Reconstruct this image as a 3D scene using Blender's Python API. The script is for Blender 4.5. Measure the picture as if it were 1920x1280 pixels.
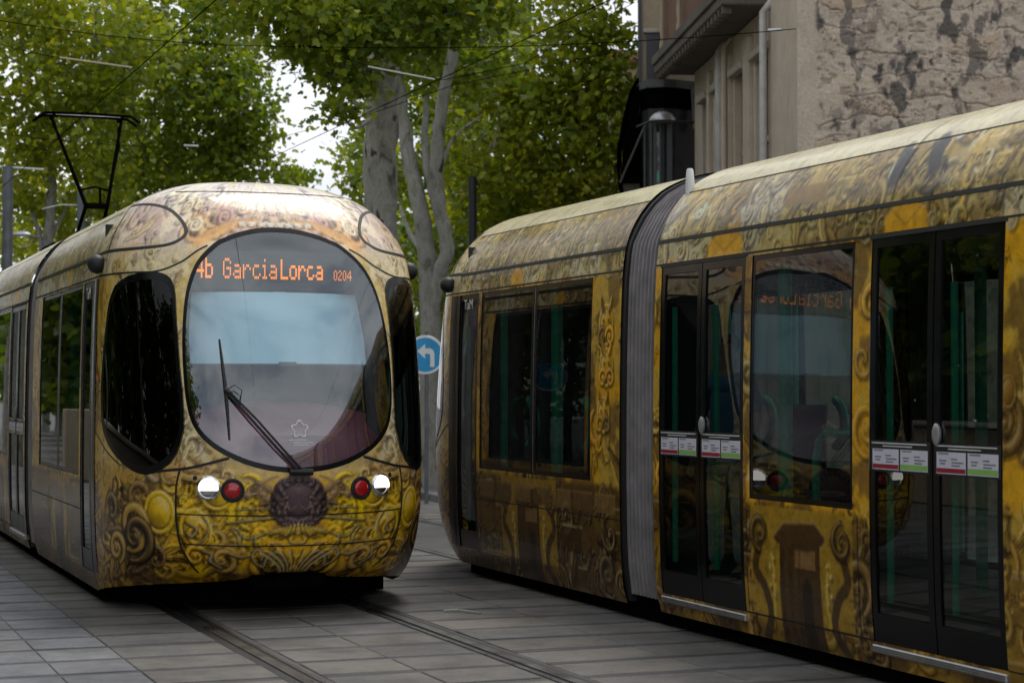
import bpy, bmesh, math, random
import numpy as np
from mathutils import Vector, Matrix

for o in list(bpy.data.objects):
    bpy.data.objects.remove(o, do_unlink=True)
S = bpy.context.scene
COL = S.collection
rng = np.random.default_rng(7)
random.seed(7)
PI = math.pi

# ------------------------------------------------------------------ camera
FPX = 3600.0; CAMH = 1.75
PITCH = math.atan(90.0 / FPX)
cam = bpy.data.cameras.new('camera'); cam_o = bpy.data.objects.new('camera', cam); COL.objects.link(cam_o)
cam.sensor_width = 36; cam.sensor_fit = 'HORIZONTAL'; cam.lens = FPX / 1920 * 36
cam.clip_start = 0.1; cam.clip_end = 2000
cam_o.location = (0, 0, CAMH); cam_o.rotation_euler = (PI / 2 + PITCH, 0, 0)
S.camera = cam_o
cam.dof.use_dof = True; cam.dof.focus_distance = 14.5; cam.dof.aperture_fstop = 3.5

# ------------------------------------------------------------------ world, sun, exposure
SUN_EL, SUN_AZ = 62.0, 18.0            # degrees; azimuth clockwise from +Y
w = bpy.data.worlds.new('World'); S.world = w; w.use_nodes = True
wn = w.node_tree; wn.nodes.clear()
def wnode(t, **k):
    x = wn.nodes.new(t)
    for a, b in k.items(): setattr(x, a, b)
    return x
sky = wnode('ShaderNodeTexSky', sky_type='NISHITA', sun_disc=False,
            sun_elevation=math.radians(SUN_EL), sun_rotation=math.radians(SUN_AZ))
skm = wnode('ShaderNodeVectorMath', operation='SCALE'); skm.inputs['Scale'].default_value = 0.10
wn.links.new(sky.outputs['Color'], skm.inputs[0])
tc = wnode('ShaderNodeTexCoord')
mp = wnode('ShaderNodeMapping'); mp.inputs['Scale'].default_value = (1, 1, 2.2)
wn.links.new(tc.outputs['Generated'], mp.inputs['Vector'])
nz = wnode('ShaderNodeTexNoise'); nz.inputs['Scale'].default_value = 2.6; nz.inputs['Detail'].default_value = 6; nz.inputs['Roughness'].default_value = 0.55
nz.inputs['Distortion'].default_value = 0.4
wn.links.new(mp.outputs['Vector'], nz.inputs['Vector'])
cr = wnode('ShaderNodeValToRGB')
cr.color_ramp.elements[0].position = 0.30; cr.color_ramp.elements[0].color = (0.50, 0.53, 0.58, 1)
cr.color_ramp.elements[1].position = 0.62; cr.color_ramp.elements[1].color = (.86, .88, .92, 1)
wn.links.new(nz.outputs['Fac'], cr.inputs['Fac'])
mr = wnode('ShaderNodeMapRange'); mr.inputs[1].default_value = 0.30; mr.inputs[2].default_value = 0.46
mr.inputs[3].default_value = 0.55; mr.inputs[4].default_value = 0.96
wn.links.new(nz.outputs['Fac'], mr.inputs[0])
mx = wnode('ShaderNodeMix', data_type='RGBA')
wn.links.new(mr.outputs[0], mx.inputs['Factor']); wn.links.new(skm.outputs[0], mx.inputs[6]); wn.links.new(cr.outputs['Color'], mx.inputs[7])
bg = wnode('ShaderNodeBackground'); bg.inputs['Strength'].default_value = 1.0
wn.links.new(mx.outputs[2], bg.inputs['Color'])
wo = wnode('ShaderNodeOutputWorld'); wn.links.new(bg.outputs[0], wo.inputs['Surface'])

sl = bpy.data.lights.new('sun', 'SUN'); sl.energy = 1.5; sl.angle = math.radians(24); sl.color = (1.0, 0.96, 0.90)
so = bpy.data.objects.new('sun', sl); COL.objects.link(so); so.location = (0, 0, 40)
el, az = math.radians(SUN_EL), math.radians(SUN_AZ)
sd = Vector((math.sin(az) * math.cos(el), math.cos(az) * math.cos(el), math.sin(el)))
so.rotation_euler = sd.to_track_quat('Z', 'Y').to_euler()
S.view_settings.view_transform = 'Standard'; S.view_settings.look = 'None'
S.view_settings.exposure = 0.47; S.view_settings.gamma = 1.0; S.view_settings.use_curve_mapping = False

# ------------------------------------------------------------------ helpers
def at(px, py, Y):
    """a point of the place, given its distance along the view (Y, metres) and direction"""
    c, s = math.cos(PITCH), math.sin(PITCH)
    a = (px - 960) / FPX; b = -(py - 640) / FPX
    d = (a, c - b * s, s + b * c); k = Y / d[1]
    return Vector((d[0] * k, Y, CAMH + d[2] * k))

def mesh_np(name, V, F, n=4):
    me = bpy.data.meshes.new(name)
    V = np.asarray(V, dtype=np.float32); F = np.asarray(F, dtype=np.int32)
    me.vertices.add(len(V)); me.vertices.foreach_set('co', V.ravel())
    nf = len(F); k = F.shape[1]
    me.loops.add(nf * k); me.loops.foreach_set('vertex_index', F.ravel())
    me.polygons.add(nf)
    me.polygons.foreach_set('loop_start', np.arange(nf, dtype=np.int32) * k)
    try: me.polygons.foreach_set('loop_total', np.full(nf, k, dtype=np.int32))
    except Exception: pass
    me.update(calc_edges=True); me.validate()
    return me

def link(name, me, mat=None, parent=None, smooth=False):
    o = bpy.data.objects.new(name, me); COL.objects.link(o)
    if mat is not None and me is not None:
        if isinstance(mat, (list, tuple)):
            for m in mat: me.materials.append(m)
        else: me.materials.append(mat)
    if smooth and me is not None:
        me.polygons.foreach_set('use_smooth', np.ones(len(me.polygons), dtype=bool))
    if parent is not None: o.parent = parent
    return o

class MB:
    """collects boxes, bars, tubes, prisms; build() links them as ONE mesh object"""
    def __init__(s): s.v = []; s.f = []
    def add(s, V, F):
        b = len(s.v); s.v += [tuple(map(float, p)) for p in V]; s.f += [tuple(b + i for i in f) for f in F]; return s
    def box(s, x0, x1, y0, y1, z0, z1, M=None):
        V = [Vector(p) for p in ((x0,y0,z0),(x1,y0,z0),(x1,y1,z0),(x0,y1,z0),(x0,y0,z1),(x1,y0,z1),(x1,y1,z1),(x0,y1,z1))]
        if M is not None: V = [M @ p for p in V]
        return s.add(V, [(0,3,2,1),(4,5,6,7),(0,1,5,4),(1,2,6,5),(2,3,7,6),(3,0,4,7)])
    def bbox(s, x0, x1, y0, y1, z0, z1, b=0.01, M=None):
        """box with chamfered edges"""
        bm = bmesh.new(); bmesh.ops.create_cube(bm, size=1)
        for v in bm.verts:
            v.co = ((x0+x1)/2 + v.co.x*(x1-x0), (y0+y1)/2 + v.co.y*(y1-y0), (z0+z1)/2 + v.co.z*(z1-z0))
        bmesh.ops.bevel(bm, geom=list(bm.edges), offset=b, segments=1, affect='EDGES')
        if M is not None: bmesh.ops.transform(bm, matrix=M, verts=bm.verts)
        bm.verts.index_update()
        s.add([v.co.copy() for v in bm.verts], [tuple(v.index for v in f.verts) for f in bm.faces]); bm.free(); return s
    def tube(s, pts, r, n=8, caps=True):
        pts = [Vector(p) for p in pts]; rr = r if isinstance(r, (list, tuple)) else [r]*len(pts)
        V = []; F = []; up = None
        for i, p in enumerate(pts):
            t = (pts[min(i+1, len(pts)-1)] - pts[max(i-1, 0)]).normalized()
            if up is None:
                up = Vector((0,0,1)) if abs(t.z) < .9 else Vector((1,0,0))
            a = (up - t*up.dot(t)).normalized(); up = a; b = t.cross(a)
            for k in range(n):
                q = 2*PI*k/n; V.append(p + (a*math.cos(q) + b*math.sin(q))*rr[i])
        for i in range(len(pts)-1):
            for k in range(n):
                k2 = (k+1) % n; F.append((i*n+k, i*n+k2, (i+1)*n+k2, (i+1)*n+k))
        if caps: F.append(tuple(range(n-1, -1, -1))); F.append(tuple((len(pts)-1)*n+k for k in range(n)))
        return s.add(V, F)
    def lathe(s, prof, n=20, M=None):
        V = []; F = []
        for (r, z) in prof:
            for k in range(n):
                q = 2*PI*k/n; p = Vector((r*math.cos(q), r*math.sin(q), z)); V.append(M @ p if M is not None else p)
        m = len(prof)
        for i in range(m-1):
            for k in range(n):
                k2 = (k+1) % n; F.append((i*n+k, i*n+k2, (i+1)*n+k2, (i+1)*n+k))
        F.append(tuple(range(n-1, -1, -1))); F.append(tuple((m-1)*n+k for k in range(n)))
        return s.add(V, F)
    def prism(s, poly, z0, z1, M=None):
        n = len(poly); V = [Vector((x, y, z0)) for x, y in poly] + [Vector((x, y, z1)) for x, y in poly]
        if M is not None: V = [M @ p for p in V]
        return s.add(V, [tuple(range(n-1, -1, -1)), tuple(range(n, 2*n))] + [(i, (i+1) % n, n+(i+1) % n, n+i) for i in range(n)])
    def build(s, name, mat, parent=None, smooth=False):
        me = bpy.data.meshes.new(name); me.from_pydata(s.v, [], s.f); me.update()
        o = link(name, me, mat, parent)
        if smooth:
            me.polygons.foreach_set('use_smooth', np.ones(len(me.polygons), dtype=bool))
            me.set_sharp_from_angle(angle=math.radians(40))
        return o

def tag(o, label=None, cat=None, group=None, kind=None):
    if label: o['label'] = label
    if cat: o['category'] = cat
    if group: o['group'] = group
    if kind: o['kind'] = kind
    return o
def empty(name, loc=(0,0,0), rz=0):
    o = bpy.data.objects.new(name, None); COL.objects.link(o); o.location = loc; o.rotation_euler = (0,0,rz); return o
def copy_tree(o, parent=None, skip=()):
    c = o.copy(); COL.objects.link(c); c.parent = parent
    for ch in o.children:
        if ch.name.split('.')[0] in skip: continue
        copy_tree(ch, c, skip)
    return c

def hash2(ix, iy, seed):
    h = (ix.astype(np.int64)*374761393 + iy.astype(np.int64)*668265263 + seed*1442695041) & 0x7fffffff
    h = ((h ^ (h >> 13)) * 1274126177) & 0x7fffffff
    return ((h ^ (h >> 16)) & 0xffff) / 65535.0
def vnoise(x, y, seed=0):
    x = np.asarray(x, float); y = np.asarray(y, float)
    ix = np.floor(x).astype(np.int64); iy = np.floor(y).astype(np.int64); fx = x-ix; fy = y-iy
    fx = fx*fx*(3-2*fx); fy = fy*fy*(3-2*fy)
    a = hash2(ix, iy, seed); b = hash2(ix+1, iy, seed); c = hash2(ix, iy+1, seed); d = hash2(ix+1, iy+1, seed)
    return (a*(1-fx)+b*fx)*(1-fy) + (c*(1-fx)+d*fx)*fy
def fbm(x, y, seed=0, o=4):
    t = 0; a = .5; k = 1.0
    for i in range(o): t = t + a*vnoise(np.asarray(x)*k, np.asarray(y)*k, seed+i*17); a *= .5; k *= 2.03
    return t/(1-.5**o)
def sstep(a, b, x): 
    t = np.clip((x-a)/(b-a), 0, 1); return t*t*(3-2*t)

# ------------------------------------------------------------------ materials
class NT:
    def __init__(s, name):
        s.m = bpy.data.materials.new(name); s.m.use_nodes = True; s.t = s.m.node_tree; s.t.nodes.clear()
        s.out = s.t.nodes.new('ShaderNodeOutputMaterial')
    def n(s, typ, ins=None, **props):
        x = s.t.nodes.new('ShaderNode'+typ)
        for a, b in props.items(): setattr(x, a, b)
        for k, v in (ins or {}).items():
            sock = x.inputs[k]
            if isinstance(v, bpy.types.NodeSocket): s.t.links.new(v, sock)
            else: sock.default_value = v
        return x
    def math(s, op, a, b=0.0, c=None, clamp=False):
        ins = {0: a, 1: b}
        if c is not None: ins[2] = c
        return s.n('Math', ins, operation=op, use_clamp=clamp).outputs[0]
    def vec(s, op, a, b=None, scale=None):
        ins = {0: a}
        if b is not None: ins[1] = b
        if scale is not None: ins['Scale'] = scale
        return s.n('VectorMath', ins, operation=op).outputs[0]
    def ramp(s, fac, stops):
        r = s.n('ValToRGB', {'Fac': fac}); e = r.color_ramp.elements
        while len(e) > 1: e.remove(e[-1])
        for i, (p, c) in enumerate(stops):
            el_ = e[0] if i == 0 else e.new(p)
            el_.position = p; el_.color = (c, c, c, 1) if isinstance(c, (int, float)) else (c[0], c[1], c[2], 1)
        return r.outputs['Color']
    def mix(s, fac, a, b, blend='MIX'):
        x = s.n('Mix', {'Factor': fac}, data_type='RGBA', blend_type=blend)
        for i, v in ((6, a), (7, b)):
            if isinstance(v, bpy.types.NodeSocket): s.t.links.new(v, x.inputs[i])
            else: x.inputs[i].default_value = (v[0], v[1], v[2], 1)
        return x.outputs[2]
    def noise(s, vec, scale, detail=4, rough=.55, dist=0.0):
        return s.n('TexNoise', {'Vector': vec, 'Scale': scale, 'Detail': detail, 'Roughness': rough, 'Distortion': dist})
    def obj(s): return s.n('TexCoord').outputs['Object']
    def principled(s, col, rough=.5, metal=0.0, **k):
        p = s.n('BsdfPrincipled', {'Base Color': col if isinstance(col, bpy.types.NodeSocket) else (col[0], col[1], col[2], 1), 'Roughness': rough, 'Metallic': metal})
        for a, b in k.items():
            key = a.replace('_', ' ').title().replace('Ior', 'IOR')
            if isinstance(b, bpy.types.NodeSocket): s.t.links.new(b, p.inputs[key])
            else: p.inputs[key].default_value = b
        s.t.links.new(p.outputs[0], s.out.inputs['Surface']); s.p = p
        return p
    def bump(s, height, strength=.3, dist=.02):
        b = s.n('Bump', {'Height': height, 'Strength': strength, 'Distance': dist})
        s.t.links.new(b.outputs[0], s.p.inputs['Normal']); return s

def simple(name, col, rough=.5, metal=0.0, var=.12, scale=6.0, bump=0.0, **k):
    t = NT(name); v = t.obj(); n = t.noise(v, scale, 5, .6).outputs['Fac']
    lo = tuple(c*(1-var*2) for c in col); hi = tuple(min(1, c*(1+var*1.6)) for c in col)
    c = t.ramp(n, [(.28, lo), (.72, hi)])
    r = t.math('ADD', rough, t.math('MULTIPLY', t.math('SUBTRACT', n, .5), .25), clamp=True)
    t.principled(c, r, metal, **k)
    if bump: t.bump(t.noise(v, scale*5, 4, .6).outputs['Fac'], bump, .01)
    return t.m

M = {}
M['black_gloss'] = simple('black_gloss', (.005,.005,.006), .22, 0, .2, 3, specular_ior_level=.22)
M['black_rubber'] = simple('black_rubber', (.010,.010,.011), .55)
M['under_black'] = simple('under_black', (.003,.003,.003), .95, specular_ior_level=0.0)  # black enough to hold the shade under the trams; also ironwork and wires
M['seam'] = simple('seam_black', (.008,.007,.006), .6)
M['chrome'] = simple('chrome', (.75,.75,.75), .12, 1.0, .03)
M['steel'] = simple('steel', (.34,.335,.33), .30, 1.0, .05, 3)
M['aluminium'] = simple('aluminium', (.42,.42,.43), .38, .7, .12, 12)
M['galv'] = simple('galvanised', (.16,.17,.185), .5, .3, .15, 7)
M['dark_pole'] = simple('dark_pole', (.03,.034,.042), .45, .1)
M['white_paint'] = simple('white_paint', (.62,.63,.62), .45, 0, .06)
M['grey_line'] = simple('grey_print', (.16,.17,.22), .5, 0, .05)
M['sticker_white'] = simple('sticker_white', (.60,.58,.66), .35, 0, .03)
M['sticker_red'] = simple('sticker_red', (.28,.010,.030), .35, 0, .05)
M['sticker_green'] = simple('sticker_green', (.22,.46,.10), .35, 0, .05)
M['teal'] = simple('teal_rail', (.012,.40,.24), .28, 0, .08)
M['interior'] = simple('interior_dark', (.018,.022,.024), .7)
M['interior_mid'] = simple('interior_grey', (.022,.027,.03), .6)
M['seat'] = simple('seat_cloth', (.02,.035,.045), .85, 0, .2, 20)
M['dash'] = simple('dashboard_maroon', (.20,.055,.075), .45, 0, .12)
M['blind'] = simple('sun_blind', (.52,.80,.92), .8, 0, .05, 2)
M['blind_bar'] = simple('blind_bar', (.10,.13,.15), .6)
M['red_lens'] = simple('red_lens', (.42,.006,.010), .12, 0, .1, 8, coat_weight=.6)
M['amber_lens'] = simple('amber_lens', (.75,.12,.01), .2, 0, .1, 8)
M['print_white'] = simple('print_white', (.70,.68,.62), .5, 0, .04)
M['blue_sign'] = simple('blue_sign', (.02,.34,.68), .35, 0, .10, 3)

def emit(name, col, st):
    t = NT(name); e = t.n('Emission', {'Color': (*col, 1), 'Strength': st}); t.t.links.new(e.outputs[0], t.out.inputs['Surface']); return t.m
M['led'] = emit('led_orange', (1.0, .25, .012), 1.15)
M['led_dim'] = emit('led_orange_dim', (1.0, .26, .06), .8)
M['lamp'] = emit('headlamp_glow', (1.0, .96, .88), 1.9)

def glass(name, tint, ior=1.5, rough=0.0, gl=(1,1,1)):
    t = NT(name)
    bf = t.n('NewGeometry').outputs['Backfacing']
    fr = t.n('Fresnel', {'IOR': t.n('MapRange', {0: bf, 1: 0.0, 2: 1.0, 3: ior, 4: 1/ior}).outputs[0]}).outputs[0]
    tr = t.n('BsdfTransparent', {'Color': (*tint, 1)}); g = t.n('BsdfGlossy', {'Color': (*gl, 1), 'Roughness': rough})
    m_ = t.n('MixShader', {0: fr}); t.t.links.new(tr.outputs[0], m_.inputs[1]); t.t.links.new(g.outputs[0], m_.inputs[2])
    t.t.links.new(m_.outputs[0], t.out.inputs['Surface']); return t.m
M['glass'] = glass('tinted_glass', (.30,.36,.34), 1.52)
M['glass_ws'] = glass('windscreen_glass', (.80,.86,.88), 2.25, 0.0, (.93,.98,1.0))
M['glass_cab'] = glass('cab_side_glass', (.06,.065,.065), 1.33)
M['glass_house'] = glass('house_glass', (.18,.2,.2), 1.6)

# bellows
t = NT('bellows'); v = t.obj(); n = t.noise(v, 5, 4).outputs['Fac']
t.principled(t.ramp(n, [(.3, (.16,.148,.150)), (.7, (.26,.24,.245))]), .62); M['bellows'] = t.m

# tram livery: a printed film of gilded scrollwork (artwork in the colour attribute), glossy
def livery():
    t = NT('livery_print')
    uv = t.n('UVMap', uv_map='print_uv').outputs['UV']
    base = t.n('Attribute', attribute_name='print').outputs['Color']
    fine = t.noise(uv, 60, 5, .7).outputs['Fac']; mid = t.noise(uv, 13, 5, .65, .5).outputs['Fac']
    col = t.mix(1.0, base, t.ramp(fine, [(.25, .80), (.75, 1.16)]), 'MULTIPLY')
    col = t.mix(1.0, col, t.ramp(mid, [(.32, .72), (.5, 1.0), (.7, 1.18)]), 'MULTIPLY')
    dirt = t.noise(t.obj(), 1.7, 5, .65).outputs['Fac']
    rough = t.math('ADD', .16, t.math('MULTIPLY', dirt, .20))
    t.principled(col, rough, 0.0, coat_weight=.16, coat_roughness=.04, specular_ior_level=.2)
    return t.m
M['livery'] = livery()

# paving, asphalt
def stone_mat(name, stops, scale=9, rough=.75, bump=.25, rand=True, coord=None):
    t = NT(name); v = t.obj() if coord is None else t.n('NewGeometry').outputs['Position']
    n1 = t.noise(v, scale, 6, .65).outputs['Fac']; n2 = t.noise(v, scale*6, 4, .7).outputs['Fac']
    f = t.math('ADD', t.math('MULTIPLY', n1, .6), t.math('MULTIPLY', n2, .4))
    c = t.ramp(f, stops)
    if rand:
        r = t.n('ObjectInfo').outputs['Random']
        c = t.mix(1.0, c, t.ramp(r, [(0, (.80,.80,.82)), (.35, (1.0,.98,.94)), (.7, (.92,.94,1.0)), (1, (1.14,1.10,1.02))]), 'MULTIPLY')
    g = t.n('NewGeometry').outputs['Position']
    st = t.ramp(t.noise(g, 1.1, 7, .72).outputs['Fac'], [(.36, .48), (.6, 1.08)])
    c = t.mix(1.0, c, st, 'MULTIPLY')
    sp_ = t.ramp(t.noise(g, 30, 2, .5).outputs['Fac'], [(.30, .55), (.36, 1.0)])
    c = t.mix(.6, c, t.mix(1.0, c, sp_, 'MULTIPLY'))
    t.principled(c, t.math('ADD', rough-.12, t.math('MULTIPLY', n1, .25)), 0.0); t.bump(f, bump, .006); return t.m
M['slab'] = stone_mat('granite_slab', [(.3, (.092,.086,.077)), (.7, (.152,.143,.130))], 7)
M['slab_blue'] = stone_mat('bluish_granite_slab', [(.3, (.118,.121,.130)), (.7, (.185,.189,.202))], 7)
M['sett'] = stone_mat('dark_sett', [(.3, (.036,.036,.039)), (.7, (.070,.070,.074))], 9)
M['joint'] = stone_mat('joint_mortar', [(.3, (.045,.044,.042)), (.7, (.085,.082,.078))], 14, rand=False)
M['ground'] = stone_mat('paved_ground', [(.3, (.105,.102,.098)), (.7, (.17,.166,.16))], 3, rand=False, coord=1)
M['kerb'] = stone_mat('kerb_stone', [(.3, (.22,.215,.20)), (.7, (.34,.33,.31))], 6)

def wall_mat(name, lo, hi, scale=3.0, stain=.6, rough=.85):
    t = NT(name); v = t.obj(); n1 = t.noise(v, scale, 8, .65).outputs['Fac']; n2 = t.noise(v, scale*9, 4, .6).outputs['Fac']
    c = t.ramp(t.math('ADD', t.math('MULTIPLY', n1, .7), t.math('MULTIPLY', n2, .3)), [(.3, lo), (.7, hi)])
    vs = t.vec('MULTIPLY', v, (5.0, 5.0, .8)); n3 = t.noise(vs, 1.3, 5, .7).outputs['Fac']
    c = t.mix(t.math('MULTIPLY', t.ramp(n3, [(.55, 0.0), (.70, 1.0)]), stain), c, tuple(x*.28 for x in lo))
    t.principled(c, rough, 0); t.bump(n1, .35, .02); return t.m
M['limestone'] = wall_mat('limestone', (.42,.355,.285), (.58,.50,.41), 2.5, .25)
M['limestone_grey'] = wall_mat('limestone_grey', (.32,.28,.235), (.46,.41,.35), 2.5, .3)
M['stone_warm'] = wall_mat('stone_warm', (.30,.245,.165), (.42,.35,.25), 2.0, .35)
M['stone_soot'] = wall_mat('sooty_stone', (.075,.063,.052), (.14,.12,.10), 2.0, .6)
M['rust_panel'] = wall_mat('rust_panel', (.13,.062,.036), (.19,.095,.058), 2.0, .3)
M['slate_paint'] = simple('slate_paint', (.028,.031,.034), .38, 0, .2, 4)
M['slate_light'] = simple('slate_paint_light', (.085,.090,.092), .5, 0, .2, 4)
M['white_pipe'] = simple('white_pipe', (.42,.41,.39), .5, 0, .12, 5)
M['roof_tile'] = wall_mat('roof_tile', (.20,.10,.06), (.30,.16,.10), 4, .3)

# peeling plaster: colour follows the relief that was modelled (attributes peel, soot)
t = NT('peeling_plaster'); v = t.obj()
pe = t.n('Attribute', attribute_name='peel').outputs['Fac']; so_ = t.n('Attribute', attribute_name='soot').outputs['Fac']
n1 = t.noise(v, 2.2, 8, .65).outputs['Fac']; n2 = t.noise(v, 24, 5, .65).outputs['Fac']
pl = t.ramp(n1, [(.3, (.40,.325,.25)), (.55, (.49,.41,.325)), (.75, (.50,.40,.29))])
br = t.ramp(n1, [(.3, (.36,.27,.185)), (.7, (.47,.35,.235))])
c = t.mix(pe, pl, br)
c = t.mix(1.0, c, t.ramp(n2, [(.3, .78), (.7, 1.1)]), 'MULTIPLY')
c = t.mix(t.math('MULTIPLY', so_, .92), c, (.048,.046,.044))
t.principled(c, .9, 0); t.bump(t.math('ADD', n2, n1), .5, .02); M['peel'] = t.m

# bark and leaves
t = NT('plane_bark'); v = t.obj()
n1 = t.noise(t.vec('MULTIPLY', v, (1, 1, .45)), 5.0, 4, .5, .6).outputs['Fac']; n2 = t.noise(v, 30, 4, .6).outputs['Fac']
n3 = t.noise(t.vec('MULTIPLY', v, (1.6, 1.6, .8)), 2.6, 4, .55, .5).outputs['Fac']
c = t.ramp(n1, [(.30, (.10,.092,.066)), (.37, (.24,.235,.20)), (.54, (.36,.355,.325)), (.68, (.24,.24,.18))])
c = t.mix(t.ramp(n3, [(.645, 0.0), (.67, 1.0)]), c, (.065,.054,.038))
c = t.mix(1.0, c, t.ramp(n2, [(.3, .8), (.7, 1.12)]), 'MULTIPLY')
t.principled(c, .85, 0); t.bump(n1, .3, .03); M['bark'] = t.m
def leaf_mat(name, a, b, cc):
    t = NT(name); r = t.n('NewGeometry').outputs['Random Per Island']
    c = t.ramp(r, [(0, a), (.55, b), (1, cc)])
    g = t.noise(t.obj(), .55, 3, .5).outputs['Fac']
    c = t.mix(1.0, c, t.ramp(g, [(.32, (.72,.80,.80)), (.68, (1.22,1.10,.9))]), 'MULTIPLY')
    p = t.n('BsdfPrincipled', {'Base Color': c, 'Roughness': .5}); tr = t.n('BsdfTranslucent', {'Color': t.mix(1.0, c, (1.5, 1.35, .5), 'MULTIPLY')})
    m_ = t.n('MixShader', {0: .5}); t.t.links.new(p.outputs[0], m_.inputs[1]); t.t.links.new(tr.outputs[0], m_.inputs[2])
    t.t.links.new(m_.outputs[0], t.out.inputs['Surface']); return t.m
M['leaf'] = leaf_mat('leaf_green', (.11,.19,.018), (.18,.27,.022), (.30,.36,.034))
M['leaf_warm'] = leaf_mat('leaf_yellow_green', (.16,.235,.016), (.25,.325,.020), (.40,.43,.034))
M['leaf_dark'] = leaf_mat('leaf_dark_green', (.06,.125,.016), (.095,.17,.018), (.16,.23,.026))
# ------------------------------------------------------------------ ground, paving, rails
ANG = math.atan(1390.0 / FPX)            # the tracks run this far to the left of the view
UX = Vector((-math.sin(ANG), math.cos(ANG), 0)); NX = Vector((math.cos(ANG), math.sin(ANG), 0))
def ct(c, t_, z=0.0): return NX*c + UX*t_ + Vector((0, 0, z))
CL, TL, CR, TR = 3.75, 14.2, 7.38, 18.78  # track axes and the tips of the two trams

g = MB().add([(-300,-100,0),(300,-100,0),(300,500,0),(-300,500,0)], [(0,1,2,3)]).build('ground', M['ground']); tag(g, 'grey paved ground of the boulevard', 'ground', kind='structure')

pav = MB().add([(.2,5,.004),(9.6,5,.004),(9.6,26.2,.004),(.2,26.2,.004)], [(0,1,2,3)]).build('paving', M['joint'])
pav.rotation_euler = (0, 0, ANG); tag(pav, 'stone slab paving laid in rows across the tram tracks', 'paving', kind='structure')
cols = [(.46,1.66,'slab_blue'),(1.66,2.15,'slab_blue'),(2.15,2.90,'slab'),(3.15,3.76,'slab'),(3.76,4.37,'slab'),(4.62,5.47,'slab'),(5.47,6.53,'slab'),(8.24,9.4,'slab')]
bands = [(.46,1.66),(2.15,2.90),(3.15,4.37),(4.62,6.53)]
slab_me = {}; band_me = {}
t0 = 5.4; row = 0
while t0 < 25.9:
    for ci, (c0, c1, mt) in enumerate(cols):
        dv = 0.0
        cuts = [c0, c1]
        if ci in (0,) : dv = (.3 if row % 2 else -.2)
        for (a, b) in ([(c0, c1)] if ci not in (0, 6) else ([(c0, c0+.62+dv*.5), (c0+.62+dv*.5, c1)] if row % 2 == ci % 2 else [(c0, c1)])):
            key = (round(b-a, 2), mt)
            if key not in slab_me:
                o = MB().bbox(-(b-a)/2+.004, (b-a)/2-.004, .004, .496, -.03, .0, .005).build('stone_slab', M[mt]); slab_me[key] = o.data; bpy.data.objects.remove(o)
            o = bpy.data.objects.new('stone_slab', slab_me[key]); COL.objects.link(o); o.parent = pav
            o.location = ((a+b)/2, t0, .012 + random.uniform(-.0025, .0025)); o.rotation_euler = (random.uniform(-.004,.004), random.uniform(-.003,.003), random.uniform(-.002,.002))
    for (c0, c1) in bands:
        key = round(c1-c0, 2)
        if key not in band_me:
            o = MB().bbox(-key/2+.004, key/2-.004, .003, .097, -.03, .0, .006).build('sett_band', M['sett']); band_me[key] = o.data; bpy.data.objects.remove(o)
        o = bpy.data.objects.new('sett_band', band_me[key]); COL.objects.link(o); o.parent = pav
        o.location = ((c0+c1)/2, t0+.5, .009 + random.uniform(-.002, .001)); o.rotation_euler = (0, 0, random.uniform(-.003,.003))
    t0 += .6; row += 1

def track(c, label):
    r = empty('tram_track', ct(c, 0)); r.rotation_euler = (0,0,ANG); tag(r, label, 'rails', kind='structure')
    for s in (-1, 1):
        x = s*.7475
        rb = MB().box(x-.10, x+.10, 0, 70, -.02, .006).build('rail_bed', M['black_rubber'], r)
        rl = MB().box(x-.035, x+.035, 0, 70, -.02, .016).build('rail', M['steel'], r)
        lip = x - s*.085
        MB().box(lip-.013, lip+.013, 0, 70, -.02, .012).build('check_lip', M['steel'], rl)
    return r
track(CL, 'grooved steel rails set in stone paving under the approaching tram')
track(CR, 'grooved steel rails set in stone paving under the departing tram')
kb = MB().bbox(9.7, 9.95, 8, 90, -.05, .12, .02).build('kerb', M['kerb']); kb.rotation_euler = (0,0,ANG); tag(kb, 'pale stone kerb along the far pavement', 'kerb', kind='structure')
pv = MB().box(9.95, 60, 8, 90, -.05, .105).build('pavement', M['ground']); pv.rotation_euler = (0,0,ANG); tag(pv, 'grey pavement in front of the stone houses', 'pavement', kind='structure')
# a twig on the paving
tw = MB().tube([ct(4.93,14.25,.022), ct(5.02,14.2,.03), ct(5.10,14.1,.024), ct(5.15,14.0,.02)], [.008,.010,.009,.004], 6).build('twig', M['bark']); tag(tw, 'short dark twig lying on the paving between the trams', 'twig')

# ------------------------------------------------------------------ the tram body surface
LN = 1.6
PR = np.array([(.12,1.25,1.22),(.22,1.28,1.36),(.40,1.30,1.50),(.80,1.315,1.59),(1.0,1.318,1.60),(1.3,1.318,1.58),(1.7,1.315,1.50),(2.1,1.308,1.38),(2.5,1.295,1.22),(2.72,1.28,1.10),(2.86,1.255,1.01),(3.0,1.20,.90),(3.14,1.11,.77),(3.27,.98,.62),(3.36,.82,.48),(3.43,.60,.32),(3.465,.35,.17),(3.48,0,0)])
def spline(P, N):
    d = np.r_[0, np.cumsum(np.hypot(np.diff(P[:,0]), np.diff(P[:,1])))]; t = np.linspace(0, d[-1], N)
    m = np.gradient(P, d, axis=0); i = np.clip(np.searchsorted(d, t, side='right')-1, 0, len(d)-2)
    h = (d[i+1]-d[i]); s = ((t-d[i])/h)[:,None]; h = h[:,None]
    return (2*s**3-3*s**2+1)*P[i]+(s**3-2*s**2+s)*h*m[i]+(-2*s**3+3*s**2)*P[i+1]+(s**3-s**2)*h*m[i+1]
SPD = spline(PR, 600); SPD[-1] = (3.48, 0, 0)
SPD[:,0] = np.maximum.accumulate(SPD[:,0])
def wid(h): return np.interp(h, SPD[:,0], SPD[:,1])
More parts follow.
